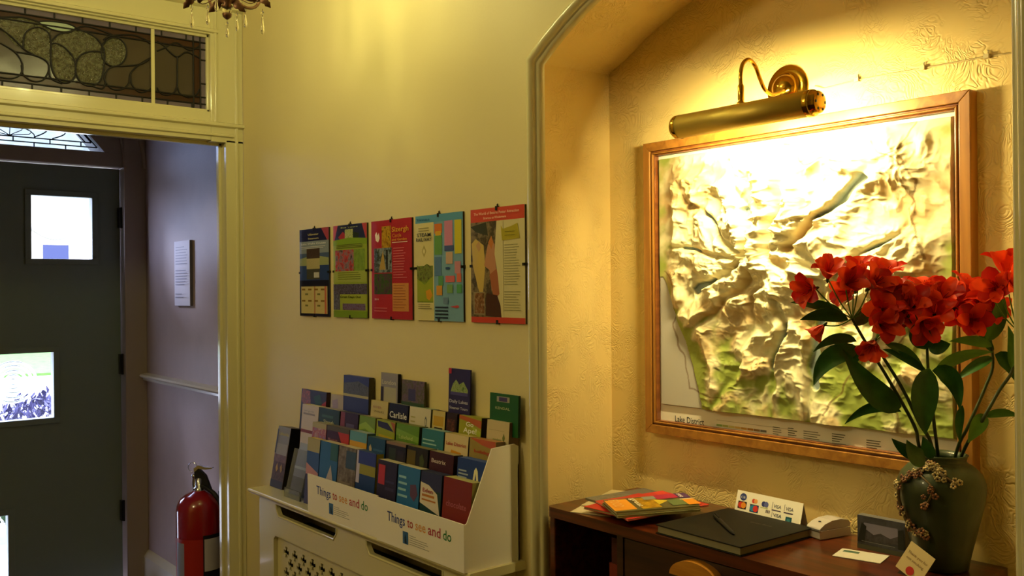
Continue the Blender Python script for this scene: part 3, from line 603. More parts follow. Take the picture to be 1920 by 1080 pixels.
back_leaf(711, 742, 700, .21, ink('8d8a98'), '0e0c10', [(.2, .55, .92, .8, ink('aaa590')), (0, .5, .16, .8, ink('2a2028')), (0, .5, 1, .56, pic('2a2030', '584860', scale=90))], [('London', .5, .84, .09, 'cfcabc', .84)], 'grey white leaflet standing behind the Carlisle one', th=.012)
back_leaf(750, 792, 714, .21, pic('3c3140', '6c5560', '4a4a2c', '806a66', scale=35), '4a4a20', [(.3, .72, .62, .88, ink('3a3660')), (0, .55, 1, .7, pic('3a4c2c', '284c2c', scale=50))], [], 'brown and green garden picture leaflet standing behind the white one', th=.008)
back_leaf(838, 878, 692, .21, ink('2b2456'), '221c40', [([(.1, .7), (.2, .8), (.35, .86), (.5, .8), (.7, .84), (.9, .74), (.9, .7)], pic('5f8a2c', '9aa86a', '3c6a2c', scale=80)), (.1, .66, .9, .7, ink('4a4480')), (.2, .12, .8, .4, ink('9c9488')), (.23, .14, .77, .38, pic('4a443c', '8a8478', '2c2824', scale=70)), (0, .93, .14, 1, ink('b02c4c'))], [('Daily Lakes', .5, .56, .06, 'c6c4d8', .85), ('Steamer Tours', .5, .48, .05, 'c6c4d8', .85)], 'tall navy leaflet with a green hill and framed picture, highest of all', th=.005)
back_leaf(917, 970, 739, .105, ink('1f5a2c'), '15381c', [(.25, .80, .7, .93, ink('a39c88')), (.33, .815, .62, .915, ink('453a6a'))], [('KENDAL', .47, .62, .085, 'b9c08a', .52)], 'dark green leaflet printed KENDAL behind the cream one', th=.008)
# leaflet box and acrylic holder at the left end of the shelf
leaflet(3.066, 2.972, 1.40, ZR+.001, .208, .05, pic('3a2a24', '5a4438', '241a18', scale=40), '141216', [(0, .72, 1, 1, ink('7d7a70')), (.04, .5, .96, .72, ink('8e8a7c')), (.0, .42, 1, .54, pic('5a4038', '7a5a4a', scale=70)), (0, 0, 1, .12, ink('3a3a40')), ([(.25, .32), (.35, .4), (.45, .3), (.35, .25)], ink('a8843a')), ([(.6, .34), (.7, .4), (.8, .3), (.7, .25)], ink('9a7a3a')), (.0, .55, .1, .95, ink('2a2020'))], [('Lakeside', .55, .86, .075, 'b8a850', .8)], 'dark bundle of leaflets leaning at the left end of the radiator shelf', tilt=10, name='leaflet_bundle', group=None, pages='55504c')
h_ = empty('leaflet_holder', (1.40, 2.83, ZR), 0, 'clear plastic leaflet holder catching daylight left of the card displays', 'leaflet holder')
ac = mat('clear acrylic', 'eef4ff', .04, trans=.9, ior=1.49)
T = Matrix.Translation((-.035, 0, 0)) @ Matrix.Rotation(math.radians(14), 4, 'Y')
mb = MB(); mb.box((0, -.06, 0), (.003, .05, .16), ac, T); mb.build('back_plate', h_)
mb = MB(); mb.box((-.0, -.06, -.0), (.04, .05, .003), ac); mb.prism([(-.035, 0), (-.035, .03), (-.03, .03), (-.03, .0)], 'y', -.06, .05, ac); mb.build('foot', h_)
leaflet(2.882, 2.785, 1.385, ZR+.006, .17, .004, ink('8d94a8'), '2a2c34', [(0, 0, 1, .35, pic('4a5068', '2c3040', scale=60)), (0, .5, 1, .55, ink('c8ccd8'))], [], 'pale blue grey leaflet leaning inside the clear plastic holder', tilt=14, group=None)
# =================================================================== WALL POSTERS
gl_thin = thin_glass('clear frame glass', (1, 1, 1), .03, .06)
def clip(parent, x, z, r=0):
    mb = MB(); T = Matrix.Translation((x, 0, z)) @ Matrix.Rotation(r, 4, 'Y')
    mb.box((-.0035, -.0026, -.008), (.0035, -.0016, .003), M['black'], T); mb.box((-.0035, -.0026, .001), (.0035, .0062, .003), M['black'], T)
    if r == 0: mb.tube([(x, .004, z+.003), (x, .002, z+.006), (x, .004, z+.009)], .002, M['black'], 6)
    mb.build('clip', parent)
def poster(y0, y1, label, base, patches, texts):
    z0, z1 = 1.410, 1.708; w_ = y0-y1; h = z1-z0
    r = empty('framed_poster', (1.4935, (y0+y1)/2, z0), WALLROT, label, 'poster', 'clip framed posters on the wall')
    printed(r, w_, h, base, patches, texts, 'print', off=.00015, th=.0008)
    mb = MB(); mb.box((-w_/2, .001, 0), (w_/2, .006, h), mat('hardboard', '3c3226', .8)); mb.build('backing_board', r)
    mb = MB(); mb.box((-w_/2, -.0034, 0), (w_/2, -.0014, h), gl_thin); mb.build('glass', r)
    clip(r, 0, h); clip(r, 0, 0, PI); clip(r, w_/2, h/2, PI/2); clip(r, -w_/2, h/2, -PI/2)
def lines(x0, x1, z0, z1, n, col, th=.008, jit=.15):
    R = random.Random(int(x0*100+z0*1000)); r = []
    for i in range(n):
        z = z1-(z1-z0)*(i+.5)/n; r.append((x0, z, x1-(x1-x0)*jit*R.random(), z+th, ink(col)))
    return r
poster(3.012, 2.80, 'framed blue lake cruise poster with a cream timetable, leftmost of the row', ink('4a5f8c'),
  [(0, .86, 1, 1, ink('1c2050')), ([(.75, 1), (1, 1), (1, .86), (.95, .86)], ink('a8445c')), (0, .72, 1, .86, ink('8a96ac')), ([(0, .66), (.5, .7), (1, .66), (1, .58), (0, .56)], ink('9ba47c')), (0, .40, 1, .58, ink('2c4484')), (.25, .66, .70, .78, ink('4a3a36')), (.25, .54, .70, .66, ink('b5ab80')), (.25, .42, .70, .54, ink('4a4a44')), (.5, .44, .68, .5, ink('c4c4c8')), (0, .36, 1, .41, ink('1a1a34')), (0, 0, 1, .36, ink('1e1c34')), (.05, .03, .95, .34, ink('cfc28c')), (.5, .03, .55, .34, ink('c08a6c')), (.86, .03, .92, .34, ink('c9705c'))] +
  [(.08+.22*i, .295-.13*j, .2+.22*i, .315-.13*j, ink('8c6a34')) for i in range(4) for j in range(2)] + [(.2+.42*i, .24-.13*j, .3+.42*i, .26-.13*j, ink('7c7a4c')) for i in range(2) for j in range(2)] + lines(.08, .92, .765, .8, 2, 'd8d8e0', .006),
  [('Ullswater', .5, .925, .032, 'd8cfa0', .36), ('Steamers', .5, .88, .028, 'd8cfa0', .36), ('Lake Walks Cruises', .5, .82, .03, 'e6e6ee', .84)])
poster(2.768, 2.552, 'framed green poster with small photographs and a dark crowd band, second from the left', ink('9cb04a'),
  [(0, .84, 1, 1, ink('28305e')), ([(0, 1), (.14, 1), (.04, .84), (0, .84)], ink('c04a5c')), ([(.86, 1), (1, 1), (1, .84), (.97, .84)], ink('c04a5c')), ([(.15, .87), (.3, .93), (.45, .86), (.3, .82)], ink('b03a50')), ([(.6, .92), (.78, .9), (.75, .82), (.6, .82)], ink('2c3a30')), (.36, .8, .6, .95, pic('8fa05a', 'c8d0a0', '5a7c30', scale=90)), ([(0, .84), (.5, .86), (1, .84), (1, .78), (0, .78)], ink('86a838')), (.06, .5, .62, .73, pic('5c4a60', 'c23a40', '8c7c90', '3c3440', scale=45)), (.62, .5, .94, .73, pic('6c8a3a', '8caa4a', scale=60)), (.0, .38, 1, .50, ink('a7b45c')), (0, .25, 1, .36, pic('1c1826', '6c6488', '2a2438', '8f86a0', scale=110)), (0, .08, .2, .25, pic('3a3450', '7a7a90', scale=90)), (.2, .10, 1, .25, ink('a3b048')), (.28, .08, .95, .15, pic('3a2c50', '7a6a9a', '5a2c34', scale=100)), (0, 0, 1, .07, ink('7c9c34'))] + lines(.1, .9, .74, .79, 3, '5f6c2c', .007) + lines(.15, .85, .4, .49, 4, '6c7a34', .006),
  [('Great Days Out', .52, .21, .035, '3c3c1c', .62), ('Bus Tours', .5, .965, .02, 'c8d0a0', .5)])
poster(2.525, 2.297, 'framed crimson poster with three stacked garden photographs, third in the row', ink('b02a3c'),
  [(.27, .72, .5, .94, pic('1c2418', 'c8a02c', 'a87c1c', '2a2c18', scale=50)), (.07, .47, .52, .72, pic('5c7c9c', '2c3428', '8a9aa8', '1c2420', scale=30)), ([(.2, .5), (.3, .7), (.36, .5)], ink('b99a54')), (.38, .5, .42, .7, ink('1f1c20')), (.07, .25, .52, .46, pic('244434', '3a5c2c', '5a3c50', '24303c', scale=50)), (.53, .08, .92, .36, ink('cf8f54')), (.53, .765, .9, .772, ink('f0e4dc')), ([(.1, .86), (.12, .80), (.18, .78), (.22, .82), (.2, .88), (.17, .85), (.14, .89)], ink('f2e6e2'))] + lines(.56, .9, .4, .72, 12, 'd87c84', .007, .3) + lines(.56, .88, .1, .35, 9, 'a8643c', .006, .3) + lines(.08, .45, .06, .12, 2, 'd87c84', .007),
  [('Sizergh', .74, .875, .07, 'e0a83a', .40), ('Castle', .66, .82, .05, 'd88a3a', .22), ('and Garden', .72, .785, .035, 'e0a83a', .36), ('2011', .14, .19, .025, 'f0dcd8', .1)])
poster(2.277, 2.046, 'framed light blue timetable poster printed STEAM RAILWAY, fourth in the row', ink('7aa8c8'),
  [(0, .0, .40, .93, ink('d9cf98')), (0, .93, 1, 1, ink('5c9cc4')), (.03, .17, .38, .52, pic('4a3c30', '6c8a2c', '96a83a', scale=35)), ([(.03, .40), (.2, .34), (.38, .42), (.38, .18), (.03, .18)], ink('98a534')), ([(.22, .28), (.32, .3), (.37, .24), (.3, .19), (.24, .21)], ink('d89a2c')), ([(.03, .53), (.12, .5), (.25, .54), (.38, .5), (.38, .42), (.2, .36), (.03, .4)], pic('3a2c28', '7c8c3c', '5a4a30', scale=50)), ([(.14, .66), (.19, .72), (.24, .66), (.19, .6)], ink('b0a468')), ([(.16, .66), (.19, .69), (.22, .66), (.19, .63)], ink('e0d8a8')),
   (.42, .82, .58, .91, ink('d87a3c')), (.44, .8, .56, .84, ink('e0b03c')), (.63, .70, .80, .93, ink('d08ab4')), (.63, .65, .82, .7, ink('4a5c9c')), (.84, .62, .98, .93, ink('d2c83c')), (.42, .62, .58, .8, ink('6aa05c')), (.42, .42, .56, .60, ink('5c84b8')), (.66, .53, .8, .64, ink('c8ac9c')), (.84, .44, .96, .55, ink('c88ca0')), (.5, .33, .6, .42, ink('5c9c6c')), (.65, .36, .84, .42, ink('d0707c')), (.88, .36, .97, .44, ink('d87464')), (.46, .24, .58, .33, ink('d89a44')), (.68, .26, .8, .34, ink('7ca86c')), (.88, .26, .98, .34, ink('5ca46c')), (.6, .16, .7, .22, ink('6c8cb4')),
   ([(.74, .135), (.9, .15), (.93, .135), (.88, .122)], ink('c8505c'))] + [(.43, .12-.032*i, .70, .134-.032*i, ink('24324c')) for i in range(4)] + lines(.06, .36, .1, .16, 3, '8c8458', .006) + lines(.08, .34, .84, .89, 2, '8c8458', .006) + [(.66, .48, .74, .50, ink('34548c'))],
  [('STEAM', .20, .80, .048, '2c3448', .30), ('RAILWAY', .20, .755, .048, '2c3448', .34), ('Times', .18, .95, .035, '2c6ca0', .3)])
poster(2.010, 1.786, 'framed red bordered poster with two costumed figures, rightmost beside the arch', ink('d6cda0'),
  [(0, .885, 1, 1, ink('cf4a3c')), (0, 0, 1, .05, ink('cc4438')), (0, .05, .50, .885, pic('5c5040', '8a7a5c', '3c342c', '6c5a44', scale=22)), ([(.02, .7), (.1, .74), (.25, .68), (.28, .5), (.22, .2), (.14, .3), (.04, .5)], ink('cdb264')), ([(.1, .68), (.16, .72), (.2, .66), (.16, .62)], ink('c49a6c')), ([(.32, .66), (.38, .74), (.46, .68), (.48, .5), (.5, .3), (.4, .28), (.36, .46), (.26, .5)], ink('c08a6c')), ([(.34, .7), (.4, .76), (.44, .7), (.4, .64)], ink('c47a44')), ([(.36, .42), (.52, .48), (.56, .26), (.44, .2)], ink('a8644a')), ([(.0, .85), (.3, .88), (.34, .76), (.1, .8)], ink('3c4034')), ([(.28, .06), (.3, .26), (.5, .24), (.6, .1), (.58, .05)], ink('4a2a24')), ([(.5, .88), (.46, .6), (.52, .4), (.58, .05), (.62, .05), (.62, .88)], ink('d6cda0')), (.05, .07, .27, .27, ink('9a8f70')), (.07, .08, .26, .26, pic('3c2c20', '8c5c3c', 'a89878', scale=80)), ([(.58, .84), (.62, .81), (.78, .83), (.88, .85), (.92, .72), (.6, .71)], ink('b5a834'))] + lines(.64, .94, .32, .68, 16, '9c9a74', .005, .3) + lines(.64, .94, .1, .28, 8, '9c9a74', .005, .3) + [(.66, .78, .84, .785, ink('7c7a2c')), (.66, .75, .84, .755, ink('7c7a2c'))],
  [('The World of Beatrix Potter Attraction', .5, .945, .034, 'f0c8b0', .84), ('Bowness on Windermere', .48, .905, .03, 'f0c8b0', .42)])
# =================================================================== RELIEF MAP IN ITS FRAME
MY0, MY1, MZ0, MZ1 = .823, 1.654, 1.128, 1.866
mp_ = empty('relief_map', (XB, (MY0+MY1)/2, MZ0), WALLROT, 'wood framed raised relief map printed Lake District, under the brass picture lamp', 'relief map')
FWd = MY1-MY0; FH = MZ1-MZ0; fw_ = .026
def frame_bar(x0, z0, x1, z1, d0, d1, m):
    mb = MB(); mb.box((x0, d0, z0), (x1, d1, z1), m); return mb
def mitred(name, ins, wd, y0, y1, mh, mv):
    mb = MB(); a = ins; b = ins+wd; hw = FWd/2
    O = [(-hw+a, a), (hw-a, a), (hw-a, FH-a), (-hw+a, FH-a)]; I = [(-hw+b, b), (hw-b, b), (hw-b, FH-b), (-hw+b, FH-b)]
    for k in range(4):
        j = (k+1) % 4; vs = [(p[0], y, p[1]) for y in (y0, y1) for p in (O[k], O[j], I[j], I[k])]
        mb.add(vs, [(0, 1, 2, 3), (7, 6, 5, 4), (0, 4, 5, 1), (1, 5, 6, 2), (2, 6, 7, 3), (3, 7, 4, 0)], mv if k % 2 else mh)
    return mb.build(name, mp_, bevel=.0015)
mitred('frame', 0, .022, -.030, 0, M['pine'], M['pinev'])
mitred('inner_moulding', .0222, .004, -.024, -.004, M['inner'], M['inner']); mitred('inner_lip', .0264, .004, -.028, -.004, M['pine'], M['pinev']); mitred('slip', .0306, .003, -.022, -.004, M['inner'], M['inner'])
pb = MB(); pb.box((-FWd/2+.02, -.008, .02), (FWd/2-.02, -.003, FH-.02), mat('map paper', 'e2ded6', .6, spec=.3)); paper = pb.build('map_sheet', mp_)
def yz(px, py): p = at(px, py, 'x', XB-.012); return (MY0+MY1)/2-p.y, p.z-MZ0
rx0 = yz(1237, 420)[0]; rx1 = yz(1789, 400)[0]; rz1 = yz(1237, 299)[1]; rz0 = yz(1289, 764)[1]
mb = MB()
tx, tz = yz(1264, 792); put_text(mb, 'Lake District', tx, tz+.002, .022, ink('25303c'), .092, -.0085, bold=.008)
R = random.Random(3)
def small(x, z, n, wmax, dz, c='77746c', th=.0018):
    for i in range(n):
        ww = wmax*R.uniform(.5, 1); mb.add([(x, -.0085, z-dz*i), (x+ww, -.0085, z-dz*i), (x+ww, -.0085, z-dz*i+th), (x, -.0085, z-dz*i+th)], [(0, 1, 2, 3)], ink(c))
zb_ = tz-.003
small(tx, zb_-.004, 1, .09, .004, '6f8aa0'); small(tx+.13, zb_+.022, 1, .26, .01, 'a8a498', .001)
for i in range(8): mb.add([(tx+.13+.018*i, -.0085, zb_+.008), (tx+.147+.018*i, -.0085, zb_+.008), (tx+.147+.018*i, -.0085, zb_+.013), (tx+.13+.018*i, -.0085, zb_+.013)], [(0, 1, 2, 3)], ink(['8fae6a', 'b5b86c', 'cfc47a', 'd6b66c', 'c79a50', 'b0803c', '8a6a44', '6c6c6c'][i]))
small(tx+.29, zb_+.022, 7, .028, .005); small(tx+.33, zb_+.024, 7, .024, .005, '4f4c48'); small(tx+.37, zb_+.022, 6, .045, .005); small(tx+.44, zb_+.024, 7, .036, .005, '55524c'); small(tx+.52, zb_+.02, 6, .034, .005, '55524c'); small(tx+.60, zb_+.014, 3, .04, .005)
mb.build('lettering', paper)
NX, NZ = 430, 400
rng = np.random.RandomState(11)
def vnoise(x, y, seed):
    r = np.random.RandomState(seed).rand(64, 64)
    xi = np.floor(x).astype(int); yi = np.floor(y).astype(int); fx = x-xi; fy = y-yi
    fx = fx*fx*(3-2*fx); fy = fy*fy*(3-2*fy); g_ = lambda a, b: r[a % 64, b % 64]
    return (g_(xi, yi)*(1-fx)+g_(xi+1, yi)*fx)*(1-fy)+(g_(xi, yi+1)*(1-fx)+g_(xi+1, yi+1)*fx)*fy
def fbm(x, y, seed, o=4):
    s_ = 0; a_ = .5
    for i in range(o): s_ = s_+a_*vnoise(x*2**i+7.3*i, y*2**i+3.1*i, seed+i); a_ *= .5
    return s_/(1-.5**o)
def ridge(x, y, seed, o=4):
    s_ = 0; a_ = .5; w0 = 1
    for i in range(o):
        n_ = 1-np.abs(2*vnoise(x*2**i+5.7*i, y*2**i+1.9*i, seed+i)-1); n_ = n_**2*w0; w0 = np.clip(n_*1.6, 0, 1); s_ = s_+a_*n_; a_ *= .55
    return s_
uu, vv = np.meshgrid(np.linspace(0, 1, NX), np.linspace(0, 1, NZ))
wx_ = uu+.10*(fbm(uu*6, vv*6, 21)-.5); wz_ = vv+.10*(fbm(uu*6+9, vv*6+4, 31)-.5)
dx = wx_-.43; dz = wz_-.55; ang = np.arctan2(dz, dx); rad = np.sqrt(dx*dx+dz*dz)
rr_ = ridge(ang*2.6+20, rad*3.2+3, 41, 3)*.18+ridge(wx_*7.6+.5*dx, wz_*8.6, 51, 5)*1.10+ridge(wx_*22, wz_*22, 57, 3)*.32
def sst(a, b, x): t = np.clip((x-a)/(b-a), 0, 1); return t*t*(3-2*t)
def dline(pts):
    d = np.full(uu.shape, 9.)
    for (ax, ay), (bx, by) in zip(pts[:-1], pts[1:]):
        L2 = (bx-ax)**2+(by-ay)**2; t = np.clip(((wx_-ax)*(bx-ax)+(wz_-ay)*(by-ay))/L2, 0, 1)
        d = np.minimum(d, np.hypot(wx_-ax-t*(bx-ax), wz_-ay-t*(by-ay)))
    return d
vals = [[(.60, 0), (.60, .2), (.635, .38), (.60, .50)], [(.45, 0), (.475, .2), (.50, .40)], [(.05, .36), (.2, .47), (.36, .56)], [(.0, .66), (.2, .62), (.35, .60)], [(.12, .82), (.26, .74), (.38, .62)], [(.28, 1), (.37, .84), (.43, .70), (.42, .6)], [(.52, .95), (.51, .76), (.49, .58)], [(.80, .88), (.72, .76), (.60, .66), (.56, .6)], [(.88, .66), (.74, .58), (.66, .52)], [(.06, .26), (.25, .38), (.40, .52)], [(.22, 0), (.33, .22), (.41, .44)], [(.74, 0), (.72, .25), (.67, .45)], [(.9, .3), (.8, .36), (.7, .42)]]
dv = np.min([dline(v) for v in vals], axis=0)
mask = sst(.02, .12, uu)*(.72+.28*sst(.0, .25, vv))*(.25+.75*sst(1.0, .86, uu))*(.3+.7*sst(1.03, .9, vv))
mask = mask*sst(.20, .36, uu+.55*np.maximum(0, .45-vv)*0+.25*sst(.2, .6, vv)+.09)
high = np.exp(-((uu-.45)**2/.10+(vv-.60)**2/.085))
high = np.maximum(high, .9*np.exp(-((uu-.80)**2/.02+(vv-.52)**2/.03))); high = np.maximum(high, .95*np.exp(-((uu-.42)**2/.02+(vv-.84)**2/.008)))
amp = (.50+.72*high)*mask
hgt = amp*(.15+rr_)*(.45+.55*sst(.0, .024, dv))+.05*fbm(uu*20, vv*20, 61)
sea = sst(.0, -.02, (uu-(.02+.17*np.clip((.52-vv)/.5, 0, 1)**.8+.02*(fbm(uu*9, vv*9, 71)-.5)))) * (vv < .52)
hgt = np.where(sea > .5, .0, hgt+.02)
lakes = [([(.615, .14), (.60, .2), (.635, .38)], .010), ([(.475, .17), (.49, .33)], .008), ([(.17, .45), (.24, .5)], .007), ([(.12, .635), (.2, .62)], .006), ([(.24, .755), (.31, .70)], .006), ([(.395, .77), (.425, .71)], .012), ([(.32, .93), (.35, .87)], .010), ([(.51, .78), (.502, .68)], .006), ([(.76, .82), (.70, .74), (.64, .70)], .009), ([(.82, .62), (.76, .59)], .006)]
lk = np.zeros_like(uu)
for p_, r_ in lakes: lk = np.maximum(lk, sst(r_*1.4, r_*1.0, dline(p_)))
hgt = hgt*(1-lk)+.05*lk
hm = hgt/max(.7, hgt.max()*.8)
c_ = lambda h: np.array(lin(h)[:3])
lowc, midc, topc, brn, seac, lakec = c_('93a24e'), c_('e2dbb8'), c_('e8dfba'), c_('c4a878'), c_('b7b6b4'), c_('9fb0b4')
t1 = sst(.03, .20, hm-.15+.36*(fbm(uu*14, vv*14, 81)-.5)+.20*sst(.2, .7, vv)+.05)[..., None]; t2 = sst(.45, .8, hm)[..., None]; t3 = sst(.45, .62, fbm(uu*10, vv*10, 91))[..., None]
col = lowc*(1-t1)+(midc*(1-t3*.8)+brn*t3*.8)*t1; col = col*(1-t2)+topc*t2
col = col*(1-lk[..., None])+lakec*lk[..., None]; col = np.where(sea[..., None] > .5, seac, col)
# roads and contour names printed on the relief
rd = [[(.0, .53), (.03, .5), (.08, .36), (.10, .2), (.13, .08), (.3, .05)], [(.9, .98), (.86, .9), (.93, .8), (.88, .7), (.95, .55)], [(.78, .95), (.88, .85), (.9, .7)], [(.85, 0), (.83, .2), (.9, .35)], [(.66, .05), (.72, .2), (.86, .33)], [(.5, 1), (.6, .9), (.75, .88), (.9, .92)]]
for p_ in rd:
    k_ = sst(.0042, .0022, dline(p_))[..., None]*.65; col = col*(1-k_)+c_('6a4a2c')*k_
amp_m = .043
X_ = rx0+(rx1-rx0)*uu; Z_ = rz0+(rz1-rz0)*vv; edge = np.minimum(np.minimum(uu, 1-uu)*NX, np.minimum(vv, 1-vv)*NZ)
Y_ = -.0088-np.where(edge < .5, 0, .005+hgt*amp_m)
V = np.stack([X_, Y_, Z_], -1).reshape(-1, 3); idx = np.arange(NX*NZ).reshape(NZ, NX)
Fq = np.stack([idx[:-1, :-1], idx[:-1, 1:], idx[1:, 1:], idx[1:, :-1]], -1).reshape(-1, 4)
me = bpy.data.meshes.new('relief'); me.from_pydata(V.tolist(), [], Fq.tolist())
ca = me.color_attributes.new('printed_colour', 'FLOAT_COLOR', 'POINT'); ca.data.foreach_set('color', np.concatenate([col, np.ones((NZ, NX, 1))], -1).astype(np.float32).ravel())
me.polygons.foreach_set('use_smooth', [True]*len(me.polygons))
m = bpy.data.materials.new('printed relief plastic'); m.use_nodes = True; nt = m.node_tree; vc = nt.nodes.new('ShaderNodeVertexColor'); vc.layer_name = 'printed_colour'
nt.links.new(vc.outputs[0], nt.nodes['Principled BSDF'].inputs['Base Color']); nt.nodes['Principled BSDF'].inputs['Roughness'].default_value = .42; nt.nodes['Principled BSDF'].inputs['Specular IOR Level'].default_value = .3
me.materials.append(m); o = bpy.data.objects.new('relief', me); C.objects.link(o); o.parent = mp_
# =================================================================== PICTURE LAMP
LY = 1.21; LX = 1.60; LZ = 1.853
lp = empty('picture_lamp', (LX, LY, LZ), 0, 'brass picture lamp with a long tube shade above the framed map', 'picture lamp')
LL = .345; lr = .026
# shade: open towards the wall and downwards
a0, a1 = math.radians(-92), math.radians(22)      # opening measured from +x (wall), downwards negative
n = 40; vs = []; fs = []
for k in range(n+1):
    a = a1+(2*PI-(a1-a0))*k/n
    for rr, yy in ((lr, -LL/2), (lr, LL/2), (lr-.0015, LL/2), (lr-.0015, -LL/2)): vs.append((rr*math.cos(a), yy, rr*math.sin(a)))
for k in range(n):
    b = k*4
    for j in range(4): l = (j+1) % 4; fs.append((b+j, b+l, b+4+l, b+4+j))
fs += [(0, 1, 2, 3), (n*4+3, n*4+2, n*4+1, n*4)]
mb = MB(); mb.add(vs, fs, M['brassd'], True); o = mb.build('lamp_shade', lp)
RY = Matrix.Rotation(-PI/2, 4, 'X')
for s_, nm in ((-1, 'end_cap'), (1, 'end_cap')):
    T = Matrix.Translation((0, s_*LL/2, 0)) @ (RY if s_ > 0 else Matrix.Rotation(PI/2, 4, 'X'))
    if s_ > 0:
        mb = MB(); mb.lathe([(.0, .012), (.010, .011), (.020, .008), (.0255, .002), (.0265, -.004), (.0265, -.010)][::-1], M['brass'], 32, T, caps=False)
    else:   # right cap with vent holes: domed rim and an inner boss
        mb = MB(); mb.lathe([(.0268, -.012), (.0268, -.004), (.0255, 0), (.0225, .001), (.0222, .010), (.020, .013), (.012, .014), (0, .0142)], M['brass'], 32, T, caps=False)
        for k in range(6): mb.ball((.0155*math.cos(k*PI/3), -LL/2-.0138, .0155*math.sin(k*PI/3)), (.003, .0012, .003), M['black'], 8)
    mb.build(nm, lp)
glow = mat('warm lamp glass', 'fff0c8', .3, emit=(1,.80,.34), es=LAMP)
for yy in (-.085, .085):
    mb = MB(); mb.lathe([(.002, -.062), (.008, -.058), (.0095, -.05), (.0095, .05), (.008, .058), (.002, .062)], glow, 12, Matrix.Translation((.002, yy, -.002)) @ RY); mb.build('light_bulb', lp)
    mb = MB(); mb.lathe([(.008, -.014), (.010, .0), (.010, .012)], M['paper'], 12, Matrix.Translation((.0, yy*1.85, -.0)) @ RY); mb.build('bulb_holder', lp)
# arm
pts = []
ctrl = [Vector(p) for p in ((0, 0, .027), (0, 0, .060), (.0, 0, .088), (.008, 0, .110), (.028, 0, .121), (.050, 0, .110), (.066, 0, .085), (.084, 0, .064), (.112, 0, .058), (.150, 0, .072), (.178, .018, .080), (.200, .028, .086))]
for i in range(len(ctrl)-1):
    p0, p1, p2, p3 = ctrl[max(0, i-1)], ctrl[i], ctrl[i+1], ctrl[min(len(ctrl)-1, i+2)]
    for k in range(6):
        t = k/6; pts.append(.5*((2*p1)+(-p0+p2)*t+(2*p0-5*p1+4*p2-p3)*t*t+(-p0+3*p1-3*p2+p3)*t**3))
pts.append(ctrl[-1])
mb = MB(); mb.tube(pts, .0042, M['brass'], 12); mb.build('arm', lp)
mb = MB(); mb.lathe([(.009, .024), (.009, .027), (.0055, .030), (.0065, .034), (.0065, .062), (.0045, .066)], M['brass'], 16); mb.build('swivel_joint', lp)
mb = MB(); mb.lathe([(0, .032), (.012, .031), (.022, .026), (.029, .016), (.031, .006), (.036, .005), (.048, .005), (.050, .002), (.050, 0)][::-1], M['brass'], 48, Matrix.Translation((XB-LX, .030, .088)) @ Matrix.Scale(1.06, 4) @ Matrix.Rotation(-PI/2, 4, 'Y'), caps=False); mb.build('wall_plate', lp)
cp = [at(1545, 166, 'x', XB-.003)]+[at(x, y, 'x', XB-.003) for x, y in ((1575, 158), (1607, 150), (1668, 139), (1730, 128), (1790, 117), (1850, 106), (1905, 98))]
cp = [Vector((XB-.003, 1.17, 1.935))]+cp+[Vector((XB-.003, .72, cp[-1].z+.002))]
mb = MB(); mb.tube(cp, .0016, mat('white flex', 'b9a878', .5), 8); tag(mb.build('lamp_flex'), 'thin pale flex clipped along the wall right of the picture lamp', 'cable')
for i, k in enumerate((3, 5, 7)):
    p = cp[k]; mb = MB(); cm = mat('cable clip plastic', 'c9bb90', .4)
    mb.box((-.006, -.006, -.004), (.003, .004, .004), cm); mb.lathe([(.0012, 0), (.0012, .006), (.002, .006), (.002, .007)], M['chrome'], 8, Matrix.Translation((-.0, -.003, .004)))
    tag(mb.build('cable_clip', loc=p, bevel=.0008), ['cable clip nearest the picture lamp', 'middle cable clip between the other two, over the frame', 'cable clip farthest right, beside the arch'][i]+' on the pale flex', 'cable clip', 'cable clips on the lamp flex')
# =================================================================== DESK
ZD = .974
dk = empty('writing_desk', (1.65, 1.24, 0), 0, 'dark brown wooden desk filling the niche under the map', 'desk')
DY0, DY1, DX0, DX1 = .772, 1.706, 1.488, 1.805
mb = MB(); rp = []
for cx_, cy_, a_ in ((DX0+.014, DY0+.014, PI), (DX1-.003, DY0+.003, 1.5*PI), (DX1-.003, DY1-.003, 0), (DX0+.014, DY1-.014, .5*PI)):
    r_ = .014 if cx_ < 1.6 else .003
    for k in range(6): rp.append((cx_+r_*math.cos(a_+k*PI/10), cy_+r_*math.sin(a_+k*PI/10)))
mb.prism(rp, 'z', ZD-.024, ZD, M['wood']); loc(mb.build('desk_top', bevel=.005, seg=3), dk)
for y_ in (DY1-.022, DY0+.004): mb = MB(); mb.box((DX0+.006, y_, 0), (DX1, y_+.018, ZD-.024), M['wood']); loc(mb.build('side_panel', bevel=.003), dk)
mb = MB(); mb.box((DX0+.010, 1.462, 0), (DX1, 1.480, ZD-.024), M['woodf']); mb.box((DX1-.012, DY0+.02, .05), (DX1, DY1-.02, ZD-.024), M['woodf']); mb.box((DX0+.02, DY0+.022, .42), (DX1-.012, DY1-.022, .436), M['woodf']); loc(mb.build('divider'), dk)
mb = MB(); mb.box((DX0+.012, DY0+.024, .44), (DX0+.030, 1.460, ZD-.030), M['woodf']); dd = loc(mb.build('door', bevel=.002), dk)
hp = [(1.246+.062*math.cos(t*PI/16), .906+.036*math.sin(t*PI/16)) for t in range(17)]
mb = MB(); mb.prism(hp, 'x', DX0-.012, DX0+.0118, M['woodl']); hh = mb.build('handle', bevel=.003); hh.location = -Vector(dk.location); hh.parent = dd; hh.location = Vector((0, 0, 0)); tag(hh, 'light wooden crescent handle')
dd.location = Vector(dd.location)
bx_m = mat('dull red book cloth', '6a2218', .6, bump=.2, bscale=200)
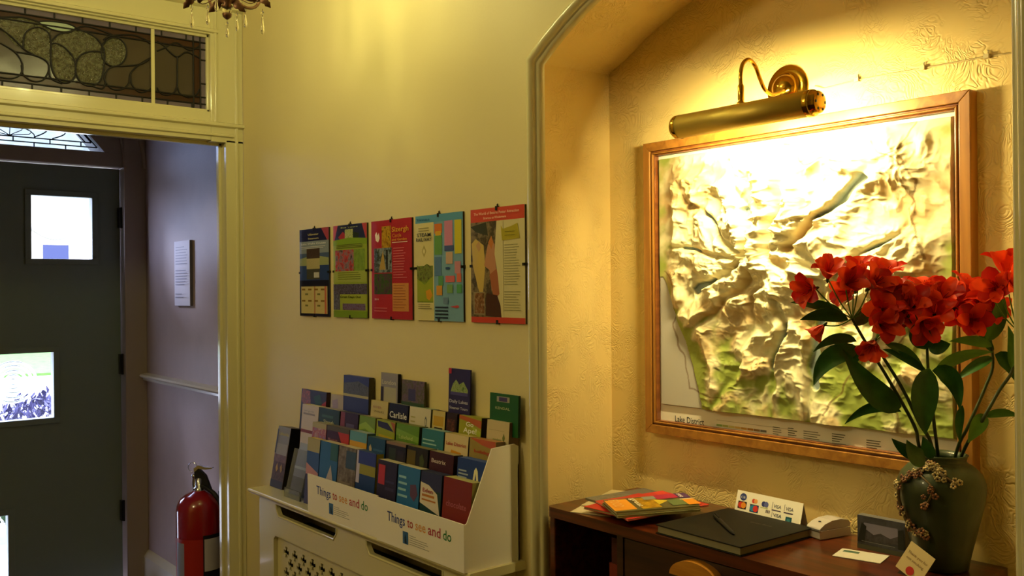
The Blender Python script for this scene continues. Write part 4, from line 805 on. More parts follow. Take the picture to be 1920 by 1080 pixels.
for i, (z0, h, dy, c) in enumerate(((.437, .12, 0, '3c1a14'), (.558, .11, .01, '5a2018'), (.669, .10, -.004, '4a1c14'), (.770, .085, .006, '7a2c1c'), (.856, .06, -.002, '4a1c18'))):
    mb = MB(); y0 = 1.486; mb.box((1.56, y0, z0), (1.79, y0+.075+dy, z0+h), mat('box '+c, c, .6)); mb.box((1.5595, y0+.01, z0+h*.3), (1.56, y0+.05, z0+h*.62), mat('box label '+c, 'a0522c', .6))
    tag(mb.build('file_box', bevel=.002), ['brown red box at the bottom of the pile', 'second box from the bottom of the pile', 'middle box of the pile', 'reddest box, second from the top of the pile', 'dark red box on top of the pile'][i]+' in the open bay of the desk', 'box', 'boxes in the open bay of the desk')
# ---- things on the desk
def quad_thing(name, pts, z0, z1, m_, label, cat, group=None, side=None, extra=None):
    """a flat sheet or booklet with the given corners (x, y) lying at height z0..z1"""
    c = Vector((sum(p[0] for p in pts)/4, sum(p[1] for p in pts)/4, z0)); r = empty(name, c, 0, label, cat, group)
    mb = MB(); P = [(p[0]-c.x, p[1]-c.y) for p in pts]; th = z1-z0
    if th > .003:
        mb.prism([(p[0]*.985, p[1]*.985) for p in P], 'z', .0008, th-.0008, side or M['paper']); mb.build('page_block', r)
        mb = MB(); mb.prism(P, 'z', 0, .0008, m_); mb.prism(P, 'z', th-.0008, th, m_)
    else: mb.prism(P, 'z', 0, th, m_)
    f = mb.build('cover', r)
    if extra:
        mb = MB(); b = Vector(P[0]); u = Vector(P[1])-b; v = Vector(P[3])-b
        for i, q in enumerate(extra):
            z = th+.0002*(i+1)
            if isinstance(q[0], str):
                s_, x, y, sz, c_h, wd = q; vs_, fs_ = text_mesh(s_, .012); x0 = min(k.x for k in vs_); x1 = max(k.x for k in vs_)
                sx = wd/(x1-x0); mb.add([tuple((b+u*(x+(k.x-x0)*sx)+v*(y+k.y*sz)).to_3d()+Vector((0, 0, z))) for k in vs_], fs_, ink(c_h))
            else:
                pp = [(q[0], q[1]), (q[2], q[1]), (q[2], q[3]), (q[0], q[3])] if len(q) == 5 else q[0]
                mb.add([tuple((b+u*x+v*y).to_3d()+Vector((0, 0, z))) for x, y in pp], [list(range(len(pp)))], q[-1])
        mb.build('print', f)
    return r
def rq(cx, cy, w_, h_, a):
    """corners: lower left, lower right, upper right, upper left as seen from the room"""
    a = math.radians(a); u = Vector((math.sin(a), -math.cos(a))); v = Vector((math.cos(a), math.sin(a)))
    return [tuple(Vector((cx, cy))+u*sx*w_/2+v*sy*h_/2) for sx, sy in ((-1, -1), (1, -1), (1, 1), (-1, 1))]
g_ = 'magazines and brochures piled on the left of the desk'; z = ZD+.0006
quad_thing('paper_sheet', rq(1.575, 1.605, .10, .15, 24), z, z+.0012, ink('d8cdb0'), 'white sheet sticking out at the bottom left of the magazine pile', 'paper', g_); z += .0014
quad_thing('brochure', rq(1.655, 1.615, .135, .19, 22), z, z+.0035, ink('cfc3a0'), 'cream brochure near the bottom of the pile by the niche side', 'brochure', g_, extra=[(0, .7, 1, 1, ink('c3b58f'))]); z += .0038
quad_thing('brochure', rq(1.672, 1.590, .15, .19, -6), z, z+.005, pic('4a4c44', '7c7a74', '5a5c50', scale=40), 'grey green patterned brochure under the red magazine', 'brochure', g_, ink('8a8468'), [([(.0, .55), (.6, .7), (1, .6), (1, 1), (0, 1)], ink('6f6a66'))]); z += .0053
quad_thing('magazine', rq(1.605, 1.53, .135, .20, 4), z, z+.006, ink('c03028'), 'magazine with a small red corner showing at the front of the pile', 'magazine', g_, ink('9c8a64')); z += .0063
quad_thing('magazine', [(1.548, 1.600), (1.476, 1.425), (1.72, 1.40), (1.75, 1.57)], z, z+.004, ink('c23c34'), 'red magazine with purple lettering just under the orange one', 'magazine', g_, None, [(0, .85, .6, 1, ink('d04438'))]); z += .0043
quad_thing('magazine', [(1.530, 1.560), (1.466, 1.446), (1.650, 1.366), (1.716, 1.49)], z, z+.005, pic('5c5a30', '7c7850', '3c3a24', scale=30), 'dull green magazine directly under the top orange one', 'magazine', g_, ink('a39c74')); z += .0053
quad_thing('magazine', [(1.527, 1.552), (1.468, 1.452), (1.655, 1.372), (1.725, 1.480)], z, z+.007, pic('4a4630', '6a6440', scale=40), 'orange and yellow picture magazine on top of the pile', 'magazine', g_, ink('b5aa80'),
  [([(.08, 0), (.92, 0), (.92, .26), (.08, .26)], ink('f0a030')), (.1, .32, .95, .55, pic('c9a21c', 'a87c1c', '7c6420', scale=60)), ([(.3, .55), (.5, .7), (.75, .55)], ink('d6bc3a')), (.05, .45, .3, .72, ink('8a8c84')), (.0, .6, .35, .86, ink('b02c50')), ([(0, .86), (0, 1), (.45, 1), (.4, .86)], ink('5a3a6c')), (.5, .68, .95, .86, ink('6c7c50')), (.55, .86, 1, 1, ink('e0912c')), (.5, .84, .56, 1, ink('d8c8b0')), ('FOOD', .12, .04, .16, 'f0c070', .6), ('great', .12, .30, .10, 'efe6c8', .7), ('see', .08, .88, .09, 'e8e0e8', .3)])
# guest book + pen
gb = empty('guest_book', (1.61, 1.245, ZD), 0, 'large black guest book lying on the desk with a pen on it', 'book')
bw, bd = .228, .235
T = Matrix.Rotation(math.radians(-2), 4, 'Z')
mb = MB(); mb.box((-bd/2+.003, -bw/2+.004, .003), (bd/2-.004, bw/2-.004, .017), mat('grey book pages', '8a8468', .8), T); mb.build('page_block', gb)
mb = MB(); mb.box((-bd/2, -bw/2, .0), (bd/2, bw/2, .0025), M['cloth'], T); mb.box((-bd/2, -bw/2, .0172), (bd/2, bw/2, .020), M['cloth'], T); mb.build('cover', gb, bevel=.001)
mb = MB(); mb.box((bd/2-.004, -bw/2, .0), (bd/2, bw/2, .020), M['cloth'], T); mb.build('spine', gb, bevel=.002)
mb = MB(); put_text(mb, 'Guest Book', 0, 0, .011, mat('worn gilt', '55482a', .4, .5), .055, 0, 'c', T=Matrix.Translation((.05, -.03, .0202)) @ Matrix.Rotation(WALLROT, 4, 'Z') @ Matrix.Rotation(-PI/2, 4, 'X')); mb.build('lettering', gb)
pa = at(1340, 965, 'z', ZD+.027); pb_ = at(1377, 1000, 'z', ZD+.025); dirp = (pb_-pa).normalized()
mb = MB(); Q = dirp.to_track_quat('Z', 'Y').to_matrix().to_4x4(); PL = (pb_-pa).length
mb.lathe([(.002, 0), (.0045, .003), (.0045, PL-.02), (.003, PL-.008), (.0008, PL)], M['rubber'], 12, Q); mb.box((-.001, .004, .002), (.001, .0062, .035), M['rubber'], Q)
tag(mb.build('pen', loc=(pa.x, pa.y, ZD+.0252)), 'black ballpoint pen lying on the black guest book', 'pen')
# tent card with payment marks
tc_ = empty('card_sign', (1.742, 1.262, ZD), WALLROT, 'white folded tent card with payment card marks behind the guest book', 'sign')
tc_.rotation_euler = (0, 0, WALLROT-.04)
tw, tl, ang_ = .178, .060, math.radians(-16)
TT = Matrix.Rotation(ang_, 4, 'X')
mb = MB(); mb.box((-tw/2, 0, 0), (tw/2, .0008, tl), M['card'], TT)
hy, hz = -math.sin(ang_)*0+tl*math.sin(-ang_), tl*math.cos(ang_)
mb.add([(-tw/2, hy, hz), (tw/2, hy, hz), (tw/2, 2*hy, 0), (-tw/2, 2*hy, 0)], [(0, 1, 2, 3)], M['card']); mb.build('card', tc_)
mb = MB()
def logo(x0, z0, x1, z1, c, i=1): mb.add([(q[0], -.0003*i, q[1]) for q in ((x0, z0), (x1, z0), (x1, z1), (x0, z1))], [(0, 1, 2, 3)], ink(c), T=TT)
def discz(cx_, cz_, r_, c, i=1, sx=1.): mb.add([(cx_+r_*sx*math.cos(k*PI/10), -.0003*i, cz_+r_*math.sin(k*PI/10)) for k in range(20)], [list(range(20))], ink(c), T=TT)
TT0 = TT; TT = TT @ Matrix.Translation((0, 0, -.0235))
discz(-.070, .070, .0085, '2a3a80', 1, 1.1); logo(-.078, .066, -.062, .074, '3c4c90', 2); put_text(mb, 'CB', -.070, .067, .007, ink('d8d8e8'), .012, -.0009, 'c', T=TT)
discz(-.040, .066, .005, 'd0483a', 1); discz(-.034, .066, .005, 'e0a060', 2); logo(-.050, .057, -.026, .0585, '9cae6a')
discz(-.012, .064, .006, '343a80', 1); discz(-.005, .064, .006, '5c64a8', 2); logo(-.02, .055, .001, .0565, '9cae6a')
for x in (.012, .044): logo(x-.001, .058, x, .073, '3a4454'); put_text(mb, 'VISA', x+.003, .061, .0105, ink('28345c'), .020, -.0004, bold=.01, T=TT); logo(x-.001, .0545, x+.023, .057, '4a3c5c')
logo(-.082, .043, -.058, .060, '2c1c20'); discz(-.074, .0515, .007, 'c8342c', 2); discz(-.066, .0515, .007, 'e08c2c', 3)
logo(-.048, .041, -.024, .058, '2c3c74'); discz(-.040, .0495, .007, '2c84b8', 2); discz(-.032, .0495, .007, 'c8342c', 3)
logo(.0, .046, .003, .053, '6c6470'); logo(.004, .046, .007, .053, '6c6470'); logo(-.004, .046, -.001, .053, '6c6470')
logo(.013, .040, .014, .052, '3a4454'); put_text(mb, 'VISA', .017, .042, .0105, ink('28345c'), .022, -.0004, bold=.01, T=TT)
logo(.050, .034, .066, .048, '1c5468'); logo(.054, .038, .062, .044, '3c7c8c', 2)
mb.build('payment_marks', tc_)
# small card reader
cr = empty('stapler_shaped_reader', (1.755, 1.112, ZD), math.radians(-12), 'small white rounded desk gadget beside the tent card', 'gadget'); cr.name = 'desk_gadget'
wp = mat('white glossy plastic', 'bdb6b4', .25, coat=.4)
mb = MB(); sp = [(-.046, .002), (-.046, .016), (-.040, .019), (.040, .019), (.043, .002)]; mb.prism(sp, 'y', -.020, .020, wp); mb.build('base', cr, bevel=.003)
mb = MB(); sp = [(-.044, .020), (-.043, .024), (-.030, .032), (-.010, .037), (.015, .038), (.036, .034), (.042, .026), (.041, .020)]; mb.prism(sp, 'y', -.019, .019, wp, smooth=False); mb.build('lid', cr, bevel=.004, seg=3)
mb = MB(); mb.box((-.0475, -.0195, .0175), (.030, .0195, .0195), M['chrome']); mb.build('chrome_strip', cr)
mb = MB(); mb.ball((-.026, .0, .0338), (.003, .003, .001), M['rubber'], 8); mb.build('button', cr)
# photo box
ph = empty('photo_card', (1.722, .977, ZD), WALLROT+math.radians(2), 'small box with a dark landscape photograph standing left of the vase', 'photo')
printed(ph, .098, .066, pic('2c2c34', '4c4c58', scale=20), [([(.08, .42), (.15, .8), (.85, .8), (.9, .4)], ink('77738c')), ([(.1, .45), (.2, .6), (.35, .48), (.5, .56), (.7, .46), (.9, .6), (.9, .3), (.1, .3)], pic('2a2830', '44404c', scale=80)), ([(0, .2), (.1, .8), (.2, .7), (.16, .2)], ink('1c1e1c')), ([(.86, .2), (.86, .75), (.98, .8), (1, .2)], ink('1c1e1c')), (0, 0, 1, .14, ink('4a4a3c')), (.1, .24, .8, .25, ink('8a8a8c'))], [], 'photograph')
mb = MB(); mb.box((-.049, .0012, 0), (.049, .020, .066), mat('grey box board', '6c6a6c', .5)); mb.build('box', ph)
for o_ in list(ph.children): o_.rotation_euler = (0, 0, 0)
quad_thing('card', rq(1.668, .988, .090, .062, 14), ZD+.0006, ZD+.0018, ink('d5cfc4'), 'white card with a green strip lying flat in front of the photo box', 'card', None, None, [(.08, .62, .42, .84, ink('3c5c4c')), (.1, .64, .4, .70, ink('6f8c78'))])
sc = empty('thank_you_card', (1.618, .868, ZD), WALLROT, 'small cream card with handwriting tilted in front of the green vase', 'card')
TT2 = Matrix.Translation((0, 0, .001)) @ Matrix.Rotation(math.radians(-14), 4, 'X') @ Matrix.Rotation(math.radians(26), 4, 'Y')
mb = MB(); mb.box((-.026, 0, .0), (.026, .001, .056), ink('d2bf90'), TT2); c_o = mb.build('card', sc)
mb = MB(); put_text(mb, 'Thank you for', 0, .036, .007, ink('6a4a34'), .042, -.0006, 'c', T=TT2); put_text(mb, 'not smoking', 0, .026, .007, ink('6a4a34'), .036, -.0006, 'c', T=TT2)
mb.add([(.008*math.cos(k*PI/8), -.0006, .010+.008*math.sin(k*PI/8)) for k in range(16)], [list(range(16))], ink('b8302c'), T=TT2); mb.build('lettering', c_o)
mb = MB(); mb.add([(-.02, .002, 0), (.02, .002, 0), (.0, .03, 0), (0, .012, .03)], [(0, 1, 3), (1, 2, 3), (2, 0, 3), (0, 2, 1)], ink('3a2418')); mb.build('stand', sc)
# =================================================================== VASE AND FLOWERS
VX, VY = 1.715, .852
vs_ = empty('vase', (VX, VY, ZD), 0, 'dull green ceramic vase with moulded blossom sprays holding red flowers', 'vase')
prof_o = [(0, .001), (.040, .001), (.046, .003), (.047, .010), (.049, .022), (.055, .048), (.064, .085), (.072, .118), (.0765, .145), (.076, .160), (.070, .176), (.058, .189), (.046, .196), (.043, .200), (.045, .207), (.047, .211)]
pin = [(.0445, .212), (.040, .204), (.039, .198), (.044, .192), (.060, .178), (.066, .150), (.060, .10), (.045, .03), (0, .015)]
vm = mat('dull green glaze', '2f3a22', .38, coat=.25, bump=.35, bscale=40, var=.25, vscale=14)
mb = MB(); mb.lathe(prof_o+pin, vm, 64, caps=False); mb.build('body', vs_)
def vr(z): 
    for (r0, z0), (r1, z1) in zip(prof_o[:-1], prof_o[1:]):
        if z0 <= z <= z1 and z1 > z0: return r0+(r1-r0)*(z-z0)/(z1-z0)
    return .05
def vp(az, z, off=.004): a = math.radians(az); r = vr(z)+off; return Vector((r*math.cos(a), r*math.sin(a), z))
tw_ = mat('brown twig glaze', '5a4a2a', .5); bl = mat('cream blossom glaze', 'b5a274', .5, var=.2, vscale=60); bp_ = mat('pink brown blossom glaze', '7a5034', .5, var=.2, vscale=60)
loop = [(188, .200), (172, .190), (158, .176), (148, .158), (144, .135), (146, .112), (152, .092), (162, .078), (176, .072), (186, .080)]
top_ = [(188, .200), (196, .192), (206, .184), (216, .178), (224, .172)]
in_ = [(172, .190), (180, .178), (190, .170), (198, .160), (192, .140), (184, .122)]
mb = MB(); mb.tube([vp(a, z, .007) for a, z in loop], .0032, tw_, 8); mb.tube([vp(a, z, .004) for a, z in top_], .0028, tw_, 8); mb.tube([vp(a, z, .003) for a, z in in_], .002, tw_, 8); mb.build('moulded_twig', vs_)
R = random.Random(5)
def interp(L, t): t *= len(L)-1; i = min(int(t), len(L)-2); f = t-i; return tuple(L[i][k]*(1-f)+L[i+1][k]*f for k in (0, 1))
spots = [(interp(loop, R.random()), bl if R.random() < .5 else bp_) for _ in range(46)]+[(interp(top_, R.random()), bl) for _ in range(20)]+[(interp(in_, R.random()), bp_) for _ in range(8)]
for (a, z), m_ in spots:
    mb = MB(); a += R.uniform(-7, 7); z += R.uniform(-.007, .007); z = min(z, .203); c = vp(a, z, .006+R.random()*.004); nrm = Vector((c.x, c.y, R.uniform(-.02, .05))).normalized()
    Q = Matrix.Translation(c) @ nrm.to_track_quat('Z', 'Y').to_matrix().to_4x4() @ Matrix.Rotation(R.random()*2, 4, 'Z'); s_ = R.uniform(.0030, .0046)
    for k in range(5): mb.ball((s_*math.cos(k*.4*PI), s_*math.sin(k*.4*PI), 0), (s_*.75, s_*.75, s_*.5), m_, 6, Q)
    mb.ball((0, 0, s_*.3), s_*.45, M['rubber'], 6, Q); mb.build('moulded_blossom', vs_)
# ---- alstroemerias
def gradient_petal(name, c_in, c_out):
    m = mat(name, c_out, .42, var=.16, vscale=40, spec=.35); b = m.node_tree.nodes['Principled BSDF']; nt = m.node_tree; o_ = nt.nodes['Material Output']; t_ = nt.nodes.new('ShaderNodeBsdfTranslucent'); t_.inputs[0].default_value = b.inputs['Base Color'].default_value; mx_ = nt.nodes.new('ShaderNodeMixShader'); mx_.inputs[0].default_value = .3
    nt.links.new(b.outputs[0], mx_.inputs[1]); nt.links.new(t_.outputs[0], mx_.inputs[2]); nt.links.new(mx_.outputs[0], o_.inputs[0])
    return m
pet = [gradient_petal('orange red petal', 0, 'f04a1c'), gradient_petal('scarlet petal', 0, 'e03216'), gradient_petal('deep crimson petal', 0, 'b41c14')]
def blossom_mesh(seed, size=1.):
    R = random.Random(seed); mb = MB()
    for k in range(6):
        a = k*PI/3+R.uniform(-.15, .15); L = (.040 if k % 2 else .036)*size; wd = (.0138 if k % 2 == 0 else .0100)*size; open_ = R.uniform(.75, 1.15)
        nu, nv = 8, 4; vs = []
        for i in range(nu+1):
            t = i/nu; r = .0025+L*(.22*t+.78*t**1.8)*.72*open_; z = L*(1.0*t-.28*t**3*open_); w2 = wd*(.18+.82*math.sin(min(1, t*1.02)**.8*PI*.86)) if t < 1 else wd*.12
            for j in range(nv+1):
                q = (j/nv-.5)*2; x = r-abs(q)**2*w2*.0; y = q*w2; zz = z+abs(q)**2*w2*.45-.0012*math.sin(t*9+k)*abs(q)
                vs.append((x*math.cos(a)-y*math.sin(a), x*math.sin(a)+y*math.cos(a), zz))
        fs = [(i*(nv+1)+j, (i+1)*(nv+1)+j, (i+1)*(nv+1)+j+1, i*(nv+1)+j+1) for i in range(nu) for j in range(nv)]
        mb.add(vs, fs, pet[(seed+k) % 2 if k % 2 else (0 if R.random() < .6 else 2)], True)
    for k in range(5):
        a = R.random()*6.28; mb.tube([(0, 0, .004), (.004*math.cos(a), .004*math.sin(a), .016*size), (.009*math.cos(a), .009*math.sin(a), .026*size)], .0006, pet[2], 4)
    mb.lathe([(.0012, -.010), (.003, -.006), (.0032, .0), (.0026, .004)], M['stem'], 8, caps=False)
    me = mb.build('tmp'); m_ = me.data; bpy.data.objects.remove(me); return m_
BM = [blossom_mesh(s, k) for s, k in ((1, 1.08), (2, 1.16), (3, 1.04), (4, 1.12))]
def leaf_obj(parent, base, mid, tip, wd, m_, seed=0):
    mb = MB(); P = []
    for i in range(11): t = i/10; P.append(base*(1-t)**2+mid*2*t*(1-t)+tip*t*t)
    view = (Vector((0, 0, EYE))-mid).normalized(); R = random.Random(seed); tw = R.uniform(-.5, .5); vs = []
    for i, p in enumerate(P):
        t = i/10; d = (P[min(10, i+1)]-P[max(0, i-1)]).normalized(); s_ = d.cross(view).normalized(); n_ = s_.cross(d); s_ = (s_*math.cos(tw*(t+.6))+n_*math.sin(tw*(t+.6)))
        w2 = wd/2*max(.04, math.sin(PI*min(.999, t**.8))**.8)
        for q in (-1, -.5, 0, .5, 1): vs.append(p+s_*q*w2+n_*(abs(q)*w2*.35))
    mb.add(vs, [(i*5+j, (i+1)*5+j, (i+1)*5+j+1, i*5+j+1) for i in range(10) for j in range(4)], m_, True)
    o = mb.build('leaf', parent); o.location = -Vector(parent.location); return o
D0 = 1.665     # distance of the bouquet
def smooth(pts, k=6):
    r = []
    for i in range(len(pts)-1):
        p0, p1, p2, p3 = pts[max(0, i-1)], pts[i], pts[i+1], pts[min(len(pts)-1, i+2)]
        for j in range(k): t = j/k; r.append(.5*((2*p1)+(-p0+p2)*t+(2*p0-5*p1+4*p2-p3)*t*t+(-p0+3*p1-3*p2+p3)*t**3))
    return r+[pts[-1]]
gs = 'alstroemeria stems in the green vase'
def flower_stem(label, foot, path, dist, blooms, leaves, r=.0036):
    o_ = Vector((VX+foot[0], VY+foot[1], ZD+.03)); neck = Vector((VX+foot[0]*-.35+foot[2]*.028, VY+foot[1]*-.35+foot[3]*.028, ZD+.212))
    rt = empty('alstroemeria_stem', o_, 0, label, 'flower', gs)
    P = smooth([o_, neck]+[ad(x, y, dist) for x, y in path]); mb = MB(); rad_ = [r*(1-.35*i/len(P)) for i in range(len(P))]
    mb.tube([p-o_ for p in P], rad_, M['stem'], 8)
    top = P[-1]; rs = random.Random(len(label)*7+len(path))
    for i, (x, y, dd_, s_, *rot) in enumerate(blooms):
        c = ad(x, y, dist+dd_)
        q = (c-top)*.5+top+Vector((0, 0, -.006)); mb.tube([p-o_ for p in smooth([top, q, c], 4)], .0012, M['leafl'], 6)
    mb.build('stem', rt)
    for i, (x, y, dd_, s_, *rot) in enumerate(blooms):
        c = ad(x, y, dist+dd_); b = bpy.data.objects.new('blossom', BM[(i+len(path)) % 4]); C.objects.link(b); b.parent = rt; b.location = c-o_
        out = rot[0] if rot else None
        d = Vector((-.62, -.60, .35)) if out is None else Vector(out)
        d = (d+Vector((rs.uniform(-.45, .45), rs.uniform(-.45, .45), rs.uniform(-.3, .5)))).normalized()
        b.rotation_mode = 'QUATERNION'; b.rotation_quaternion = d.to_track_quat('Z', 'Y') @ Matrix.Rotation(rs.random()*6, 3, 'Z').to_quaternion(); b.scale = (s_,)*3
    for i, (A, B, Cc, wd, m_, dd_) in enumerate(leaves):
        leaf_obj(rt, ad(*A, dist+dd_*.3), ad(*B, dist+dd_), ad(*Cc, dist+dd_*1.3), wd/FPX*dist*1.15, m_, i)
LF, LLt = M['leaf'], M['leafl']
L_ = (-.78, .40, .1); U_ = (-.2, -.1, 1); Dn = (-.3, .1, -1)
flower_stem('left stem leaning far left with the orange red blooms over the map', (.02, -.01, -.6, .8), [(1715, 800), (1668, 715), (1622, 640), (1598, 598)], D0,
  [(1528, 540, 0, 1.05, L_), (1552, 522, .02, .95, U_), (1585, 536, -.01, 1.1), (1612, 520, .02, 1., U_), (1630, 540, -.02, 1.1), (1655, 528, .01, 1.05, U_), (1668, 548, -.01, .95), (1545, 610, .01, .8, Dn), (1600, 548, .03, 1, L_)],
  [((1590, 600), (1545, 580), (1500, 600), 24, LF, -.01), ((1580, 585), (1530, 566), (1482, 567), 18, LF, .02), ((1606, 640), (1560, 622), (1525, 660), 19, LF, -.02), ((1612, 655), (1545, 655), (1526, 722), 34, LF, -.02), ((1690, 762), (1640, 755), (1580, 655), 42, LF, -.02), ((1690, 772), (1635, 745), (1584, 795), 18, LF, .02), ((1612, 650), (1600, 670), (1592, 690), 20, LF, .02), ((1600, 610), (1625, 590), (1632, 575), 24, LF, .03)])
flower_stem('second stem beside the left one with the lower crimson blooms', (.01, .02, -.45, .5), [(1722, 790), (1690, 725), (1655, 668), (1640, 640)], D0-.02,
  [(1650, 610, -.01, 1.05, (-.6, -.5, -.4)), (1655, 580, 0, 1.), (1640, 640, -.02, .95, (-.7, -.2, -.7)), (1682, 565, .01, 1.05, U_), (1675, 596, .02, 1)],
  [((1732, 858), (1700, 850), (1672, 822), 24, LF, -.01), ((1735, 862), (1712, 860), (1700, 825), 30, LF, -.03), ((1738, 858), (1745, 840), (1730, 818), 24, LF, -.02), ((1660, 645), (1700, 650), (1732, 690), 16, LLt, .01)])
flower_stem('upright middle stem with dark leaves and deep red blooms', (-.01, -.015, .0, .1), [(1752, 800), (1745, 735), (1740, 690), (1738, 640)], D0-.03,
  [(1712, 575, 0, 1.1), (1735, 560, .02, 1.05, U_), (1700, 590, .01, 1, L_), (1728, 600, -.02, 1.05, (-.5, -.5, -.3)), (1765, 565, .0, 1.1), (1752, 590, -.01, 1.05)],
  [((1742, 690), (1728, 750), (1735, 815), 44, LF, -.02), ((1748, 695), (1795, 690), (1800, 768), 32, LF, -.01), ((1735, 655), (1718, 620), (1740, 600), 42, LF, -.02), ((1740, 650), (1760, 650), (1782, 645), 28, LF, -.03), ((1752, 700), (1790, 660), (1862, 660), 20, LLt, .02), ((1740, 700), (1690, 660), (1655, 655), 14, LF, .02), ((1805, 760), (1795, 790), (1800, 830), 14, LF, 0)])
flower_stem('stem leaning right whose blooms cross the right side of the frame', (.0, .02, .5, -.5), [(1815, 800), (1848, 725), (1862, 680), (1852, 610)], D0+.02,
  [(1790, 575, -.02, 1.1), (1812, 555, 0, 1.05, U_), (1835, 575, .01, 1.1), (1848, 560, -.01, 1.0, U_), (1822, 600, -.03, 1.05, (-.5, -.6, -.2)), (1795, 600, 0, 1), (1862, 585, .0, .95)],
  [((1860, 650), (1825, 632), (1780, 640), 18, LLt, -.01), ((1865, 665), (1900, 670), (1908, 722), 28, LF, -.01), ((1862, 660), (1850, 640), (1830, 615), 14, LF, 0), ((1850, 640), (1880, 600), (1878, 545), 26, LLt, -.03), ((1862, 670), (1830, 680), (1790, 715), 18, LF, .0)])
flower_stem('rightmost stem with blooms cut off by the edge of the arch', (-.01, .03, .8, -.6), [(1835, 800), (1872, 735), (1900, 690), (1908, 620)], D0-.05,
  [(1872, 540, 0, 1.1), (1885, 515, 0, 1.1, U_), (1900, 540, -.02, 1.05), (1912, 560, 0, 1.05), (1905, 510, .02, 1, U_), (1862, 560, .01, 1, L_)],
  [((1848, 778), (1835, 795), (1815, 830), 26, LLt, -.01), ((1846, 782), (1880, 766), (1912, 782), 15, LLt, -.02), ((1896, 690), (1905, 650), (1890, 610), 18, LLt, -.01)])
# =================================================================== FIRE EXTINGUISHER
fx = empty('fire_extinguisher', (1.435, 3.822, .10), 0, 'red fire extinguisher with chrome head inside the vestibule behind the door frame', 'fire extinguisher')
rB = .092
mb = MB(); mb.lathe([(.0, .004), (.07, .0), (rB-.006, .006), (rB, .02), (rB, .50), (rB-.004, .522), (rB-.016, .545), (rB-.036, .562), (.03, .573), (.024, .578)], M['red'], 48); mb.build('cylinder', fx)
mb = MB(); mb.lathe([(rB+.0008, .03), (rB+.0008, .395)], M['redl'], 48, caps=False); mb.build('label_band', fx)
az = math.atan2(-3.822, -1.435)      # towards the room
def lab(a0, a1, z0, z1, col_, off): 
    mb = MB(); n = 10; vs = []
    for k in range(n+1):
        a = az+math.radians(a0+(a1-a0)*k/n)
        for z in (z0, z1): vs.append(((rB+off)*math.cos(a), (rB+off)*math.sin(a), z))
    mb.add(vs, [(2*k, 2*k+2, 2*k+3, 2*k+1) for k in range(n)], col_, True); return mb
pw = ink('b9b4b8'); dkk = ink('1c1c24')
mb = lab(8, 62, .20, .41, dkk, .0014); mb.build('label_border', fx)
mb = lab(11, 60, .265, .395, pw, .0020); mb.build('instruction_label', fx)
mb = lab(-70, -40, .20, .38, ink('8a8fae'), .0016); mb.build('side_label', fx)
mb = MB(); mb.lathe([(.022, .576), (.022, .59), (.016, .592), (.016, .625), (.012, .63), (.0, .632)], M['chrome'], 20); mb.build('valve', fx)
vd = Vector((.55, -.55, 0)).normalized()     # lever direction as seen, to the right
def P3(u, z, s_=0): v = vd*u+Vector((-vd.y, vd.x, 0))*s_; return Vector((v.x, v.y, z))
mb = MB(); mb.prism([(-.012, .60), (.02, .59), (.052, .582), (.03, .640), (.0, .668), (-.018, .655)], 'y', -.008, .008, M['rubber'], Matrix.Rotation(math.atan2(vd.y, vd.x), 4, 'Z')); mb.build('lower_handle', fx, bevel=.002)
mb = MB(); mb.prism([(-.018, .652), (.0, .668), (.03, .664), (.058, .668), (.060, .673), (.03, .674), (.0, .682), (-.02, .668)], 'y', -.009, .009, M['chrome'], Matrix.Rotation(math.atan2(vd.y, vd.x), 4, 'Z')); mb.build('lever', fx, bevel=.0015)
mb = MB(); mb.tube([P3(-.028+.019*math.cos(t*PI/10), .672+.02*math.sin(t*PI/10)) for t in range(20)], .0016, M['chrome'], 6, True); mb.tube([P3(-.02, .655), P3(.01, .658)], .002, M['chrome'], 6); mb.build('pin_ring', fx)
mb = MB(); mb.tube([P3(-.022, .63), P3(-.024, .60), P3(-.022, .575)], .007, M['chrome'], 10); mb.ball(P3(-.023, .635), .010, M['chrome'], 12); mb.build('pressure_gauge', fx)
mb = MB(); mb.tube(smooth([P3(.0, .60), P3(.05, .585, -.02), P3(.085, .56, -.03), P3(.104, .50, -.02), P3(.107, .30, -.01), P3(.107, .12, .0)], 5), .009, M['rubber'], 10); mb.build('hose', fx)
mb = MB(); mb.box((.105, -.015, .50), (.124, .015, .66), M['rubber']); mb.box((.085, -.012, .52), (.12, .012, .56), M['rubber']); mb.build('wall_bracket', fx)
# =================================================================== NOTICE
nt_ = empty('notice_board', (1.545, 4.307, 1.432), WALLROT, 'white notice on a thick board on the vestibule wall above the dado rail', 'notice')
printed(nt_, .196, .298, ink('d6d2dc'), lines(.1, .9, .62, .92, 7, '9a98ac', .012, .3)+lines(.1, .9, .3, .56, 6, '9a98ac', .012, .3)+lines(.1, .7, .1, .2, 2, '9a98ac', .012, .3), [], 'notice_sheet', th=.001)
mb = MB(); mb.box((-.098, .001, 0), (.098, .014, .298), ink('56505a')); mb.build('backing_board', nt_)
